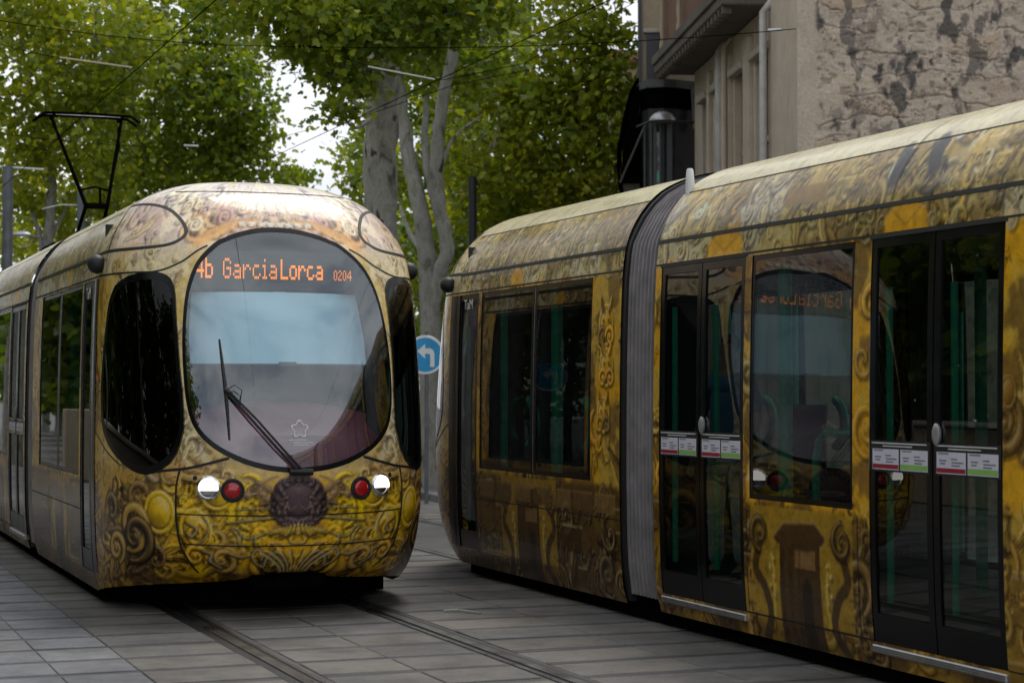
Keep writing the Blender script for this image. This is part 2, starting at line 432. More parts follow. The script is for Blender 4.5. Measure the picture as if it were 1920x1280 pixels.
def ext(h): return np.interp(h, SPD[:,0], SPD[:,2])
def pexp(h): return np.interp(h, [.12,.4,.8,2.5,2.9,3.4], [2.0,2.35,2.7,2.8,2.9,2.5])
def nose_pt(th, h, W, A):
    s, c = np.sin(th), np.cos(th); p = pexp(h)
    X = np.sign(s)*np.abs(s)**(2/p); Y = np.abs(c)**(2/p)
    lift = .16*np.clip(1-(h-.12)/.5, 0, 1)**1.5*np.abs(c)**.8
    return np.stack([W*X, -LN+A*Y, h+lift], -1)
def nsurf(th, h, off=0.0):
    """nose surface at angle th (0 ahead, pi/2 the flank) and height h, raised by off"""
    th = np.asarray(th, float); h = np.asarray(h, float)
    f = lambda a, b: nose_pt(a, b, wid(b), ext(b))
    P = f(th, h)
    e = 1e-3
    a = f(th+e, h)-f(th-e, h); b = f(th, h+e)-f(th, h-e)
    N = np.cross(a, b); N /= np.linalg.norm(N, axis=-1, keepdims=True)+1e-12
    # outward: away from the axis point behind the nose
    out = P - np.array([0, -LN-.4, 1.6]); N *= np.sign(np.sum(N*out, -1, keepdims=True))
    return P + N*off, N
def th_of(x, h):
    """nose angle at lateral offset x and height h"""
    x = np.asarray(x, float); r = np.clip(np.abs(x)/wid(h), 0, 1)
    return np.sign(x)*np.arcsin(np.clip(r**(pexp(h)/2), 0, 1))
# arc table for the print coordinate
_th = np.linspace(0, PI/2, 400); _p = nose_pt(_th, np.full(400, 1.0), wid(1.0), ext(1.0))
ARC = np.r_[0, np.cumsum(np.linalg.norm(np.diff(_p, axis=0), axis=1))]; U90 = ARC[-1]
def arc(th): return np.interp(np.abs(th), _th, ARC)

def sdf_poly(x, y, pts, r):
    d = np.full(np.shape(x), 9.0)
    for (x0,y0),(x1,y1) in zip(pts[:-1], pts[1:]):
        dx, dy = x1-x0, y1-y0; L = dx*dx+dy*dy+1e-9
        k = np.clip(((x-x0)*dx+(y-y0)*dy)/L, 0, 1); d = np.minimum(d, np.hypot(x-x0-k*dx, y-y0-k*dy))
    return d-r
def sdf_box(x, y, cx, cy, hx, hy): 
    return np.maximum(np.abs(x-cx)-hx, np.abs(y-cy)-hy)
def sdf_ell(x, y, cx, cy, rx, ry): return (np.hypot((x-cx)/rx, (y-cy)/ry)-1)*min(rx, ry)
def smooth_line(pts, n=6):
    P = np.array(pts, float); out = []
    for i in range(len(P)-1):
        p0, p1, p2, p3 = P[max(i-1,0)], P[i], P[i+1], P[min(i+2,len(P)-1)]
        for t in np.linspace(0, 1, n, endpoint=False):
            out.append(.5*((2*p1)+(-p0+p2)*t+(2*p0-5*p1+4*p2-p3)*t*t+(-p0+3*p1-3*p2+p3)*t**3))
    out.append(P[-1]); return [tuple(q) for q in out]
def spiral(cx, cy, r0, turns, a0, cw=1, n=26):
    return [(cx+r0*(1-k/n)*math.cos(a0+cw*turns*2*PI*k/n), cy+r0*(1-k/n)*math.sin(a0+cw*turns*2*PI*k/n)) for k in range(n+1)]

def lerp(a, b, f): return a*(1-f[...,None]) + np.asarray(b)*f[...,None]
def paint_side(u, h):
    """colours of the printed film on the flanks; u metres back from the tip"""
    u = np.asarray(u, float); h = np.asarray(h, float); sh = np.shape(u)
    c = np.zeros(sh+(3,)); c[:] = (.52,.33,.045)
    n1 = fbm(u*2.3, h*2.3, 3); n2 = fbm(u*5, h*3.2, 11); n3 = fbm(u*3.4+4, h*1.2, 23)
    # waist and pillars: orange gold and straw
    c = lerp(c, (.66,.34,.012), sstep(.45,.60,n1)); c = lerp(c, (.16,.085,.020), sstep(.50,.60,n2)*.85)
    # low panels: ochre
    low = sstep(1.03,.96,h); lowc = np.zeros(sh+(3,)); lowc[:] = (.36,.205,.018)
    lowc = lerp(lowc, (.17,.092,.018), sstep(.42,.58,n1)); lowc = lerp(lowc, (.075,.038,.012), sstep(.52,.62,n3)*.8)
    c = c*(1-low[...,None]) + lowc*low[...,None]
    first = sstep(5.5,5.3,u)*low; c = lerp(c, (.075,.042,.014), first*.75)
    # header above the windows: olive straw
    hd = sstep(2.62,2.68,h); hc = np.zeros(sh+(3,)); hc[:] = (.46,.35,.11)
    hc = lerp(hc, (.22,.14,.045), sstep(.45,.58,n2)*.85); hc = lerp(hc, (.60,.54,.34), sstep(.52,.68,n1)*.7)
    c = c*(1-hd[...,None]) + hc*hd[...,None]
    for (a, b) in ((6.72,7.36),(9.0,9.58),(2.9,3.3),(11.9,12.4),(13.9,14.4)):
        f = sstep(0.10,0.0,np.abs(u-(a+b)/2)-(b-a)/2*(1.0-.5*np.clip((h-2.65)/.2,0,1))+.1)*sstep(2.60,2.66,h)*sstep(2.92,2.84,h)
        c = lerp(c, (.62,.33,.018), f)
    # cove
    cv = sstep(2.83,2.87,h); cc = np.zeros(sh+(3,)); cc[:] = (.54,.40,.13)
    n4 = fbm(u*6, h*1.6, 41); n5 = fbm(u*3, h*2, 57)
    cc = lerp(cc, (.22,.13,.04), sstep(.48,.58,n4)*.75); cc = lerp(cc, (.64,.56,.38), sstep(.54,.70,n5)*.7); cc = lerp(cc, (.36,.25,.05), sstep(.50,.60,fbm(u*2.2,h*4,77))*.6)
    c = c*(1-cv[...,None]) + cc*cv[...,None]
    cr_ = sstep(3.19,3.215,h); c = lerp(c, (.62,.55,.35), cr_)
    for (pts, col) in (([(9.03,2.98),(9.0,3.07),(9.0,3.16)], (.075,.068,.062)), ([(9.43,3.01),(9.36,3.1),(9.34,3.18)], (.06,.055,.052)), ([(7.8,3.0),(8.25,3.0)], (.30,.19,.05)), ([(12.3,3.0),(12.3,3.15)], (.09,.08,.07)), ([(3.2,3.0),(3.8,3.02)], (.30,.21,.10))):
        f = sstep(.06,.03,sdf_poly(u, h, pts, .02)); c = lerp(c, col, f*.92)
    for k, cx in enumerate((7.15,8.95,9.95,6.5,10.4,2.6,4.4,13.0)):
        f = sstep(.035,.01,sdf_poly(u, h, [(cx,2.99),(cx+.04,3.14)], .004)); c = lerp(c, (.55,.68,.55) if k % 2 else (.72,.66,.50), f*.8)
    orn = .75*(1-.40*low)
    orn = orn*(1-.45*sstep(2.62,2.68,h))*(1-.30*sstep(2.84,2.88,h)); orn = orn*(1-cr_*.93)
    return c, orn

def zz(X, Y):
    px = 340+X/4.174; py = 850+Y/4.174
    return ((562-px)/240.0, 1.14-(py-880)*.00415)
NOSE_STROKES = [
 (smooth_line([zz(610,860),zz(640,800),zz(700,755),zz(780,780),zz(830,850),zz(870,930)]), .020),
 (smooth_line([zz(660,870),zz(700,810),zz(760,820),zz(800,900)]), .010),
 (smooth_line([zz(600,880),zz(540,840),zz(525,780),zz(565,735),zz(615,760),zz(590,815)]), .016),
 ([zz(370,525),zz(560,505),zz(750,490)], .014), ([zz(440,425),zz(600,420),zz(760,415)], .008),
 (smooth_line([zz(440,700),zz(430,620),zz(390,570),zz(440,575),zz(480,640),zz(560,640),zz(700,590)]), .012),
 ([zz(560,700),zz(560,620)], .010), (smooth_line([zz(690,690),zz(760,690),zz(790,720)]), .008),
 (smooth_line([zz(830,600),zz(850,680),zz(900,690),zz(940,690)]), .010),
 (smooth_line([zz(195,480),zz(225,540),zz(200,630),zz(120,690)]), .012),
 (smooth_line([zz(60,520),zz(130,570),zz(90,630),zz(50,600)]), .018),
 (smooth_line([zz(160,740),zz(220,770),zz(200,820),zz(270,880)]), .020), (smooth_line([zz(350,760),zz(420,790),zz(500,780)]), .014),
 (smooth_line([zz(620,240),zz(700,190),zz(760,170)]), .007), (smooth_line([zz(540,330),zz(590,270),zz(650,300),zz(700,280),zz(720,360),zz(620,390)]), .013),
 (smooth_line([zz(730,860),zz(735,930)]), .007), (smooth_line([zz(690,860),zz(730,865)]), .006),
]
def paint_nose(th, x, z, u, h):
    n1 = fbm(u*2.6+9, z*2.6, 5); n2 = fbm(u*5.5+3, z*5.5, 15); n3 = fbm(u*9, z*9, 25)
    sh = np.shape(z); c = np.zeros(sh+(3,)); c[:] = (.64,.46,.15)
    c = lerp(c, (.70,.58,.33), sstep(.45,.6,n2)); c = lerp(c, (.36,.25,.13), sstep(.58,.70,n1)*.6)
    # crown: rosy cream
    cw = sstep(2.70,2.98,z); k = np.zeros(sh+(3,)); k[:] = (.80,.66,.48)
    k = lerp(k, (.72,.50,.36), sstep(.45,.60,n1)*.75); k = lerp(k, (.42,.33,.30), sstep(.56,.68,n2)*.55); k = lerp(k, (.80,.76,.72), sstep(3.2,3.34,z)*.6)
    c = c*(1-cw[...,None]) + k*cw[...,None]
    arcm = sstep(.055,.02,sdf_poly(np.abs(x), z, [(.36,3.10),(.50,3.02),(.64,2.93)], .03)); c = lerp(c, (.80,.45,.20), arcm*.75)
    flower = sstep(.10,.02,np.abs(np.hypot(np.abs(x)-.45, (z-3.13)*1.2)-.09)); c = lerp(c, (.62,.40,.32), flower*.5*cw)
    # bumper: gold
    lo = sstep(1.24,1.08,z); g_ = np.zeros(sh+(3,)); g_[:] = (.80,.44,.008)
    g_ = lerp(g_, (.90,.60,.008), sstep(.48,.60,n1)); g_ = lerp(g_, (.36,.21,.060), sstep(.56,.66,n2)*.7); g_ = lerp(g_, (.62,.42,.20), sstep(1.0,1.1,z)*.6)
    side = sstep(.62,.85,np.abs(th)); g_ = lerp(g_, (.46,.27,.045), side*.8); g_ = lerp(g_, (.15,.080,.025), side*sstep(.45,.56,n2)*.85)
    c = c*(1-lo[...,None]) + g_*lo[...,None]
    med = sstep(.015,-.015,np.hypot(x/1.0, (z-.90)*1.0)-.195+.04*(n3-.5)); c = lerp(c, (.115,.072,.080), med*.95)
    med2 = sstep(.015,-.015,np.hypot(np.abs(x)-.10, (z-.74)*1.1)-.075); c = lerp(c, (.13,.075,.075), med2*.85)
    orn = .85 + 0*z; orn = orn*(1-.55*sstep(2.75,3.0,z)); orn = orn*(1-.45*med)
    # blend into the flank print
    cs, os_ = paint_side(u, h); f = sstep(1.15,1.54,np.abs(th))*sstep(1.0,1.3,z) ; f2 = sstep(1.40,1.56,np.abs(th))
    f = np.maximum(f, f2); c = c*(1-f[...,None]) + cs*f[...,None]; orn = orn*(1-f)+os_*f
    return c, orn

# --- the artwork: gilded relief drawn stroke by stroke on a flat canvas, then laid on the body
LX, LY = -.6, .8
class Canvas:
    def __init__(s, u0, u1, h0, h1, res):
        s.u0, s.h0, s.res = u0, h0, res; s.nu = int((u1-u0)/res)+1; s.nh = int((h1-h0)/res)+1
        s.U, s.H = np.meshgrid(u0+np.arange(s.nu)*res, h0+np.arange(s.nh)*res); s.C = None; s.gain = 1.0
    def win(s, cx, cy, R):
        i0 = max(0, int((cx-R-s.u0)/s.res)); i1 = min(s.nu, int((cx+R-s.u0)/s.res)+2); j0 = max(0, int((cy-R-s.h0)/s.res)); j1 = min(s.nh, int((cy+R-s.h0)/s.res)+2)
        if i1-i0 < 2 or j1-j0 < 2: return None
        return (slice(j0, j1), slice(i0, i1))
    def pal(s, cx, cy, gain=1.0):
        i = int(np.clip((cx-s.u0)/s.res, 0, s.nu-1)); j = int(np.clip((cy-s.h0)/s.res, 0, s.nh-1)); m = s.base[j, i]*s.tint(cx, cy)
        return m*np.array((.085,.052,.038))*gain+m*(1-gain), m, (m*1.6*.62+np.array((1.0,.84,.45))*.38)*gain+m*(1-gain)
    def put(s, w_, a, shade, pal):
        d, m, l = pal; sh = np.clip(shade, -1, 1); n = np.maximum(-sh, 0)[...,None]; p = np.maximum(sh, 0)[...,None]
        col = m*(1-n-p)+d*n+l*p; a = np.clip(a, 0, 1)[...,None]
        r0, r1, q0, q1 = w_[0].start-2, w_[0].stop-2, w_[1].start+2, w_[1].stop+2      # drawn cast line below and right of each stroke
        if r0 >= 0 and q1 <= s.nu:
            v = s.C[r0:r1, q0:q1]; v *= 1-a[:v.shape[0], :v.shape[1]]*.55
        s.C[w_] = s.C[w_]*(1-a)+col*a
    def scroll(s, cx, cy, R, rot, cw, T=1.35, wf=.26, gain=1.0, pal=None):
        w_ = s.win(cx, cy, R*1.25)
        if w_ is None: return
        x, y = s.U[w_]-cx, (s.H[w_]-cy)*cw; rho = np.hypot(x, y); phi = (np.arctan2(y, x)-rot) % (2*PI)
        best = np.full(x.shape, 9.0); bt = np.zeros(x.shape)
        for k in range(int(T)+1):
            th = phi+2*PI*k; f = th/(2*PI*T); r = R*(1-f)**.85 if False else R*np.clip(1-f, 0, 1)**.8; wd = R*wf*(1-.65*np.clip(f, 0, 1))*np.clip(.35+f*4, 0, 1)
            q = np.where(f <= 1, (rho-r)/(wd+1e-6), 9.0); m = np.abs(q) < np.abs(best); best = np.where(m, q, best)
        a = np.clip((1.15-np.abs(best))*6, 0, 1); ang = np.arctan2(s.H[w_]-cy, x)
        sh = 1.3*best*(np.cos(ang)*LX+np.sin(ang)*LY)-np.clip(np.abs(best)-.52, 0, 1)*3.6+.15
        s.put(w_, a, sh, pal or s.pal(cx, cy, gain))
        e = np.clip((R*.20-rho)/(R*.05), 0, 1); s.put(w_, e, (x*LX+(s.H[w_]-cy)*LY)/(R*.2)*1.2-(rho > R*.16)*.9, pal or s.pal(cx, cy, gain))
    def leaf(s, cx, cy, L, W, rot, k=0.0, gain=1.0, pal=None):
        w_ = s.win(cx, cy, L*1.1)
        if w_ is None: return
        x, y = s.U[w_]-cx, s.H[w_]-cy; c_, s_ = math.cos(rot), math.sin(rot); X = x*c_+y*s_; Y = -x*s_+y*c_; Y = Y-k*X*X/L; f = X/L
        wd = W*np.sqrt(np.clip(f, 0, 1))*np.clip(1-f, 0, 1)**.55*1.5*(1+.14*np.sin(f*22)); q = Y/(wd+1e-6)
        a = np.clip((1.1-np.abs(q))*5, 0, 1)*((f > 0) & (f < 1)); nx, ny = -s_, c_
        sh = q*(nx*LX+ny*LY)*1.2-np.clip(np.abs(q)-.50, 0, 1)*3.2-(np.abs(q) < .14)*.8+.25*(1-2*f)*.6
        s.put(w_, a, sh, pal or s.pal(cx, cy, gain))
    def oval(s, cx, cy, a_, b_, gain=1.0, pal=None, inner=None):
        w_ = s.win(cx, cy, max(a_, b_)*1.1)
        if w_ is None: return
        x, y = (s.U[w_]-cx)/a_, (s.H[w_]-cy)/b_; q = np.hypot(x, y); al = np.clip((1.05-q)*10, 0, 1)
        ring = np.clip((q-.74)*12, 0, 1); ca, sa = x/(q+1e-6), y/(q+1e-6); t_ = (q-.88)/.13
        sh = ring*(t_*(ca*LX+sa*LY)*1.3-np.clip(np.abs(t_)-.7, 0, 1)*4)+(1-ring)*((x*LX+y*LY)*1.0-.15)-.8*np.exp(-((q-.73)/.03)**2)
        s.put(w_, al, sh, pal or s.pal(cx, cy, gain))
    def line(s, pts, r, col, a=.9):
        P = np.array(pts); c = (P.min(0)+P.max(0))/2; R = float(np.abs(P-c).max())+r*3; w_ = s.win(c[0], c[1], R)
        if w_ is None: return
        d = sdf_poly(s.U[w_], s.H[w_], pts, r); al = np.clip(.5-d/s.res/1.5, 0, 1)[...,None]*a; s.C[w_] = s.C[w_]*(1-al)+np.array(col)*al
    def poly(s, pts, col, a=.95):
        P = np.array(pts); c = (P.min(0)+P.max(0))/2; R = float(np.abs(P-c).max())+.02; w_ = s.win(c[0], c[1], R)
        if w_ is None: return
        al = inpoly(s.U[w_], s.H[w_], pts).astype(float)[...,None]*a; s.C[w_] = s.C[w_]*(1-al)+np.array(col)*al
    def acanthus(s, cx, cy, R, rot, cw, gain, r_):
        for k in range(r_.integers(3, 6)): s.leaf(cx, cy, R*r_.uniform(1.2,2.0), R*r_.uniform(.30,.5), rot+cw*(.5+k*.55)+r_.normal(0,.1), cw*r_.uniform(.2,.9), gain)
        s.scroll(cx+R*.5*math.cos(rot), cy+R*.5*math.sin(rot), R, rot, cw, r_.uniform(1.1,1.7), r_.uniform(.22,.34), gain)
    def sample(s, u, h):
        x = np.clip((u-s.u0)/s.res, 0, s.nu-1.001); y = np.clip((h-s.h0)/s.res, 0, s.nh-1.001); i = x.astype(int); j = y.astype(int); fx = (x-i)[:,None]; fy = (y-j)[:,None]
        return (s.C[j,i]*(1-fx)+s.C[j,i+1]*fx)*(1-fy)+(s.C[j+1,i]*(1-fx)+s.C[j+1,i+1]*fx)*fy

def side_canvas():
    K = Canvas(1.3, 15.4, .08, 3.46, .009); r_ = np.random.default_rng(5)
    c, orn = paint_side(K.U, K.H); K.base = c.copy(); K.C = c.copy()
    K.tint = lambda x, y: np.array((1+.5*(hash2(np.array(int(x*31)), np.array(int(y*37)), 5)-.4), 1+.4*(hash2(np.array(int(x*31)), np.array(int(y*37)), 5)-.45), 1+.3*(hash2(np.array(int(x*29)), np.array(int(y*41)), 9)-.5)))
    def zone(n, h0, h1, R0, R1, gain, kinds):
        for _ in range(n):
            cx = r_.uniform(1.4, 15.3); cy = r_.uniform(h0, h1); R = r_.uniform(R0, R1); k = r_.choice(len(kinds[0]), p=kinds[1]); g_ = gain*r_.uniform(.6, 1.0); kd = kinds[0][k]
            if kd == 'a': K.acanthus(cx, cy, R, r_.uniform(0, 2*PI), r_.choice((-1, 1)), g_, r_)
            elif kd == 's': K.scroll(cx, cy, R, r_.uniform(0, 2*PI), r_.choice((-1, 1)), r_.uniform(1.1,1.8), .28, g_)
            elif kd == 'v': K.leaf(cx, cy, R*2.2, R*r_.uniform(.35,.8), PI/2*r_.choice((-1,1))+r_.normal(0,.35), r_.normal(0,.5), g_)
            elif kd == 'o': K.oval(cx, cy, R*r_.uniform(.5,.9), R, g_)
            elif kd == 'b': # blocks of painted architecture
                w_, h_ = R*r_.uniform(.8,2.2), R*r_.uniform(.4,1.0); d, m, l = K.pal(cx, cy, g_)
                K.poly([(cx-w_,cy-h_),(cx+w_,cy-h_*.9),(cx+w_*.9,cy+h_),(cx-w_*.95,cy+h_)], m*r_.uniform(.45,1.1), .8); K.line([(cx-w_,cy+h_),(cx+w_,cy+h_)], .006, l, .8); K.line([(cx-w_,cy-h_),(cx+w_,cy-h_)], .006, d, .8)
    zone(190, .95, 2.66, .08, .18, 1.0, (('a','s','v','o'), (.5,.2,.2,.1)))
    zone(210, .10, 1.02, .08, .20, 1.0, (('a','s','v','b'), (.38,.14,.18,.30)))
    zone(220, 2.64, 2.86, .04, .09, .8, (('a','s','v','o'), (.3,.2,.3,.2)))
    zone(380, 2.84, 3.20, .06, .13, .85, (('v','a','o','s','b'), (.40,.20,.15,.10,.15)))
    zone(300, .12, 1.0, .03, .07, .7, (('a','s','v','o'), (.4,.2,.3,.1))); zone(160, 1.0, 2.62, .03, .07, .7, (('a','s','v','o'), (.4,.2,.3,.1))); zone(320, 2.86, 3.2, .03, .06, .6, (('a','s','v','o'), (.3,.2,.4,.1)))
    top = K.H > 3.207; K.C[top] = K.base[top]*(.86+.28*fbm(K.U*3, K.H*9, 611))[top][:,None]      # plain roof film
    # the two orange cartouches of the header, dark draperies of the cove
    for a, b in ((6.72,7.36),(9.0,9.58),(2.9,3.3),(11.9,12.4)):
        m = (a+b)/2; K.poly([(a,2.655),(b,2.655),(b-.10,2.78),(b-.2,2.83),(a+.16,2.83),(a+.06,2.76)], (.66,.33,.012), .9)
        for x0 in (a+.02, b-.02): K.scroll(x0, 2.72, .05, 1, 1 if x0 == a+.02 else -1, 1.4, .3)
        K.line([(a+.12,2.80),(m,2.70),(b-.15,2.80)], .007, (.30,.15,.02), .7)
    for p_, cl in (([(9.00,2.96),(9.10,2.95),(9.14,3.17),(8.95,3.18)], (.045,.040,.036)), ([(9.40,2.99),(9.50,2.99),(9.44,3.20),(9.26,3.19)], (.040,.036,.034)), ([(7.76,2.94),(8.30,2.93),(8.27,3.06),(7.74,3.06)], (.26,.15,.03))): K.poly(p_, cl, .92)
    # painted temple between the doors, with volutes
    for cx in (8.10, 12.95, 3.45):
        gold = (.40,.235,.020); br = (.050,.025,.010); b2 = (.10,.052,.020)
        K.poly([(cx-.64,.28),(cx+.64,.28),(cx+.64,.99),(cx-.64,.99)], gold, .72)
        K.poly([(cx-.34,.80),(cx-.20,.90),(cx+.20,.92),(cx+.33,.83),(cx+.28,.78),(cx-.28,.76)], br); K.poly([(cx-.27,.10),(cx+.27,.10),(cx+.25,.78),(cx-.25,.77)], br)
        K.poly([(cx-.06,.62),(cx+.20,.62),(cx+.20,.74),(cx-.06,.73)], (.24,.13,.045)); K.poly([(cx+.02,.10),(cx+.16,.10),(cx+.15,.52),(cx+.09,.57),(cx+.03,.52)], (.022,.013,.008))
        for k in range(5): K.line([(cx-.23+k*.055,.12),(cx-.22+k*.055,.72)], .006, b2 if k % 2 else (.035,.02,.01), .9)
        K.line([(cx-.34,.80),(cx-.20,.90),(cx+.20,.92),(cx+.33,.83)], .008, (.40,.24,.08), .7)
        for sd_ in (-1, 1):
            K.line(smooth_line([(cx+sd_*.52,.12),(cx+sd_*.40,.28),(cx+sd_*.46,.46),(cx+sd_*.58,.58),(cx+sd_*.52,.74)], 6), .042, br, .92); K.scroll(cx+sd_*.52, .82, .12, 1.5, sd_, 1.5, .32, 1.0, (np.array((.03,.015,.008)), np.array(br), np.array((.42,.27,.08))))
            K.line(smooth_line([(cx+sd_*.35,.30),(cx+sd_*.33,.5),(cx+sd_*.36,.68)], 5), .018, (.62,.42,.05), .8)
            for k in range(5): K.oval(cx+sd_*(.34+.04*(k % 2)), .42+k*.06, .014, .022, 1.0, (np.array((.1,.05,.01)), np.array((.6,.42,.12)), np.array((.95,.9,.7))))
            for k in range(5): K.line([(cx+sd_*.60,.20+k*.14),(cx+sd_*.70,.20+k*.14)], .007, (.05,.028,.012), .8)
    # panels of brown masonry in the cab car's low flank
    for k in range(7):
        x0 = 2.25+k*.44; K.poly([(x0,.79),(x0+.38,.79),(x0+.38,.93),(x0,.93)], (.13,.075,.028) if k % 2 else (.22,.125,.04), .7); K.line([(x0,.93),(x0+.38,.93)], .007, (.34,.21,.07), .7)
    # masks on the pillars
    for (cx, cy, R) in ((5.08,2.25,.15),(5.10,1.92,.14),(5.05,1.55,.13),(10.62,2.2,.17),(10.60,1.8,.17),(10.62,1.4,.15),(11.78,1.9,.12)):
        m = np.array((.68,.37,.012)); K.oval(cx, cy, R*.95, R*1.15, 1, (m*.12, m, np.array((.95,.78,.35)))); K.scroll(cx-R*.5, cy-R*.6, R*.55, 0, 1, 1.5, .34); K.scroll(cx+R*.5, cy-R*.6, R*.55, PI, -1, 1.5, .34)
        for sd_ in (-1, 1): K.oval(cx+sd_*R*.32, cy+R*.25, R*.12, R*.09, 1, (np.array((.02,.01,.005)), np.array((.07,.035,.01)), np.array((.5,.3,.1)))); K.leaf(cx+sd_*R*.2, cy+R*.7, R*.9, R*.3, PI/2-sd_*.9, sd_*.4)
    return K

def nose_canvas():
    K = Canvas(-.02, U90+.02, .08, 3.46, .008); r_ = np.random.default_rng(12)
    th = np.interp(K.U, ARC, _th); Wd = wid(K.H); p = pexp(K.H); x = Wd*np.abs(np.sin(th))**(2/p)
    c, orn = paint_nose(th, x, K.H, 1.6-(U90-K.U), K.H); K.base = c.copy(); K.C = c.copy()
    K.tint = lambda a, b: np.array((1+.4*(hash2(np.array(int(a*31)), np.array(int(b*37)), 5)-.4), 1+.45*(hash2(np.array(int(a*31)), np.array(int(b*37)), 5)-.45), 1+.3*(hash2(np.array(int(a*29)), np.array(int(b*41)), 9)-.5)))
    def many(n, u0, u1, h0, h1, R0, R1, gain, pv=(.5,.2,.2,.1)):
        for _ in range(n):
            cx = r_.uniform(u0, u1); cy = r_.uniform(h0, h1); R = r_.uniform(R0, R1); k = r_.choice(4, p=pv); g_ = gain*r_.uniform(.6,1)
            if k == 0: K.acanthus(cx, cy, R, r_.uniform(0,2*PI), r_.choice((-1,1)), g_, r_)
            elif k == 1: K.scroll(cx, cy, R, r_.uniform(0,2*PI), r_.choice((-1,1)), r_.uniform(1.1,1.8), .28, g_)
            elif k == 2: K.leaf(cx, cy, R*2.2, R*.55, r_.uniform(0,2*PI), r_.normal(0,.6), g_)
            else: K.oval(cx, cy, R*.8, R*.6, g_)
    many(34, 0, U90, 2.95, 3.42, .08, .16, .55); many(44, .5, U90, 1.1, 2.95, .06, .11, .85)
    many(46, 0, 1.0, .12, 1.12, .06, .12, 1.0); many(34, 1.0, U90, .12, 1.15, .08, .17, 1.0)
    many(90, 0, U90, .15, 1.15, .025, .055, .7); many(50, .5, U90, 1.15, 2.9, .025, .05, .6); many(40, 0, U90, 2.95, 3.4, .03, .06, .45)
    # garland arcs and flower of the crown
    for (a, b, R) in ((.46,3.12,.10),(.30,3.20,.07),(.72,3.05,.08),(.16,3.12,.06)): K.oval(a, b, R, R*.8, .5); K.scroll(a, b, R*.8, 1.0, 1, 1.8, .25, .55)
    K.line(smooth_line([(.18,3.07),(.34,3.06),(.50,3.00),(.66,2.90)], 6), .040, (.82,.46,.17), .75); K.line(smooth_line([(.20,3.10),(.36,3.09),(.54,3.03),(.70,2.93)], 6), .006, (.40,.22,.12), .8)
    for k in range(4): K.oval(.04+k*.085, 3.065, .035, .022, .6, (np.array((.5,.4,.3)), np.array((.78,.74,.64)), np.array((.95,.95,.93))))
    # bumper: yellow roundels, strokes of the great scrolls, medallion
    Y_ = np.array((.84,.52,.010)); ypal = (np.array((.10,.05,.006)), Y_, np.array((1.0,.86,.42)))
    K.oval(.80,.70,.13,.16,1,ypal); K.oval(.62,.96,.13,.12,1,ypal); K.oval(1.10,.82,.15,.17,1,ypal); K.scroll(.80,.66,.09,2,1,1.6,.3)
    for (cx, cy, R, rot, cw) in ((1.36,.62,.20,1.2,-1),(1.33,.60,.10,0,1),(1.66,.82,.13,0,1),(1.66,.46,.13,2,-1),(1.10,.46,.12,0,1),(.60,.42,.10,1,-1),(.30,.44,.11,2,1),(.86,.46,.09,2.4,-1)): K.acanthus(cx, cy, R, rot, cw, 1.0, r_)
    for (cx, cy, R, rot, cw) in ((1.36,.62,.20,1.2,-1),(.28,.43,.10,2.2,1)): K.scroll(cx, cy, R, rot, cw, 1.3, .30, 1, (np.array((.010,.005,.003)), np.array((.060,.030,.012)), np.array((.55,.36,.08))))
    for pts, r in NOSE_STROKES:
        K.line(pts, r, (.030,.014,.006), .95); K.line([(a-.006, b+.008) for a, b in pts], r*.30, (.80,.62,.25), .75)
    for (a, b, R) in ((.245,1.00,.045),(.29,.96,.04),(.34,1.0,.05),(.40,.95,.04),(.31,1.04,.035),(.25,.92,.04)): K.oval(a, b, R, R*.8, 1, (np.array((.05,.025,.015)), np.array((.30,.17,.07)), np.array((.85,.62,.35))))
    pm = (np.array((.030,.016,.018)), np.array((.125,.078,.085)), np.array((.34,.24,.24)))
    K.oval(0,.90,.215,.205,1,pm)
    for k in range(15):
        a = -PI/2+k*PI/14; K.scroll(.18*math.cos(a), .90+.175*math.sin(a), .042, k, 1 if k % 2 else -1, 1.4, .34, 1, pm)
    for k in range(12): K.leaf(.02+r_.uniform(0,.13), .84+r_.uniform(-.06,.12), .09, .02, r_.uniform(-1.2,1.2), .4, 1, (np.array((.03,.016,.014)), np.array((.16,.10,.09)), np.array((.5,.36,.28))))
    for k in range(6): K.leaf(.0+.03*k, .745-.01*k, .13, .024, -PI/2+.22*k, .3, 1, (np.array((.12,.06,.008)), np.array((.62,.42,.04)), np.array((.95,.85,.45))))
    K.line(smooth_line([(0,.64),(.05,.66),(.10,.63),(.16,.66)], 5), .010, (.06,.03,.012))
    # splayed ribs at the foot
    for k in range(4): K.line(smooth_line([(.02+.035*k,.30),(.03+.05*k,.42),(.06+.085*k,.52)], 5), .010, (.07,.036,.014), .9); K.line(smooth_line([(.034+.035*k,.30),(.046+.05*k,.42),(.08+.085*k,.52)], 5), .006, (.85,.68,.30), .85)
    # rivet rows and small flames up the pillar
    for k in range(16): K.oval(1.90, 1.2+k*.09, .022, .030, .8)
    for k in range(7): K.leaf(.88+.02*(k % 2), 1.22+k*.22, .16, .035, PI/2+.2*(-1)**k, .3, .8)
    return K

def set_print(me, u, h, c):
    a = me.attributes.new('print', 'FLOAT_COLOR', 'POINT'); a.data.foreach_set('color', np.c_[np.clip(c, 0, 1), np.ones(len(c))].astype(np.float32).ravel())
    uvl = me.uv_layers.new(name='print_uv'); vi = np.empty(len(me.loops), dtype=np.int32); me.loops.foreach_get('vertex_index', vi)
    uvl.data.foreach_set('uv', np.c_[u[vi], h[vi]].astype(np.float32).ravel())

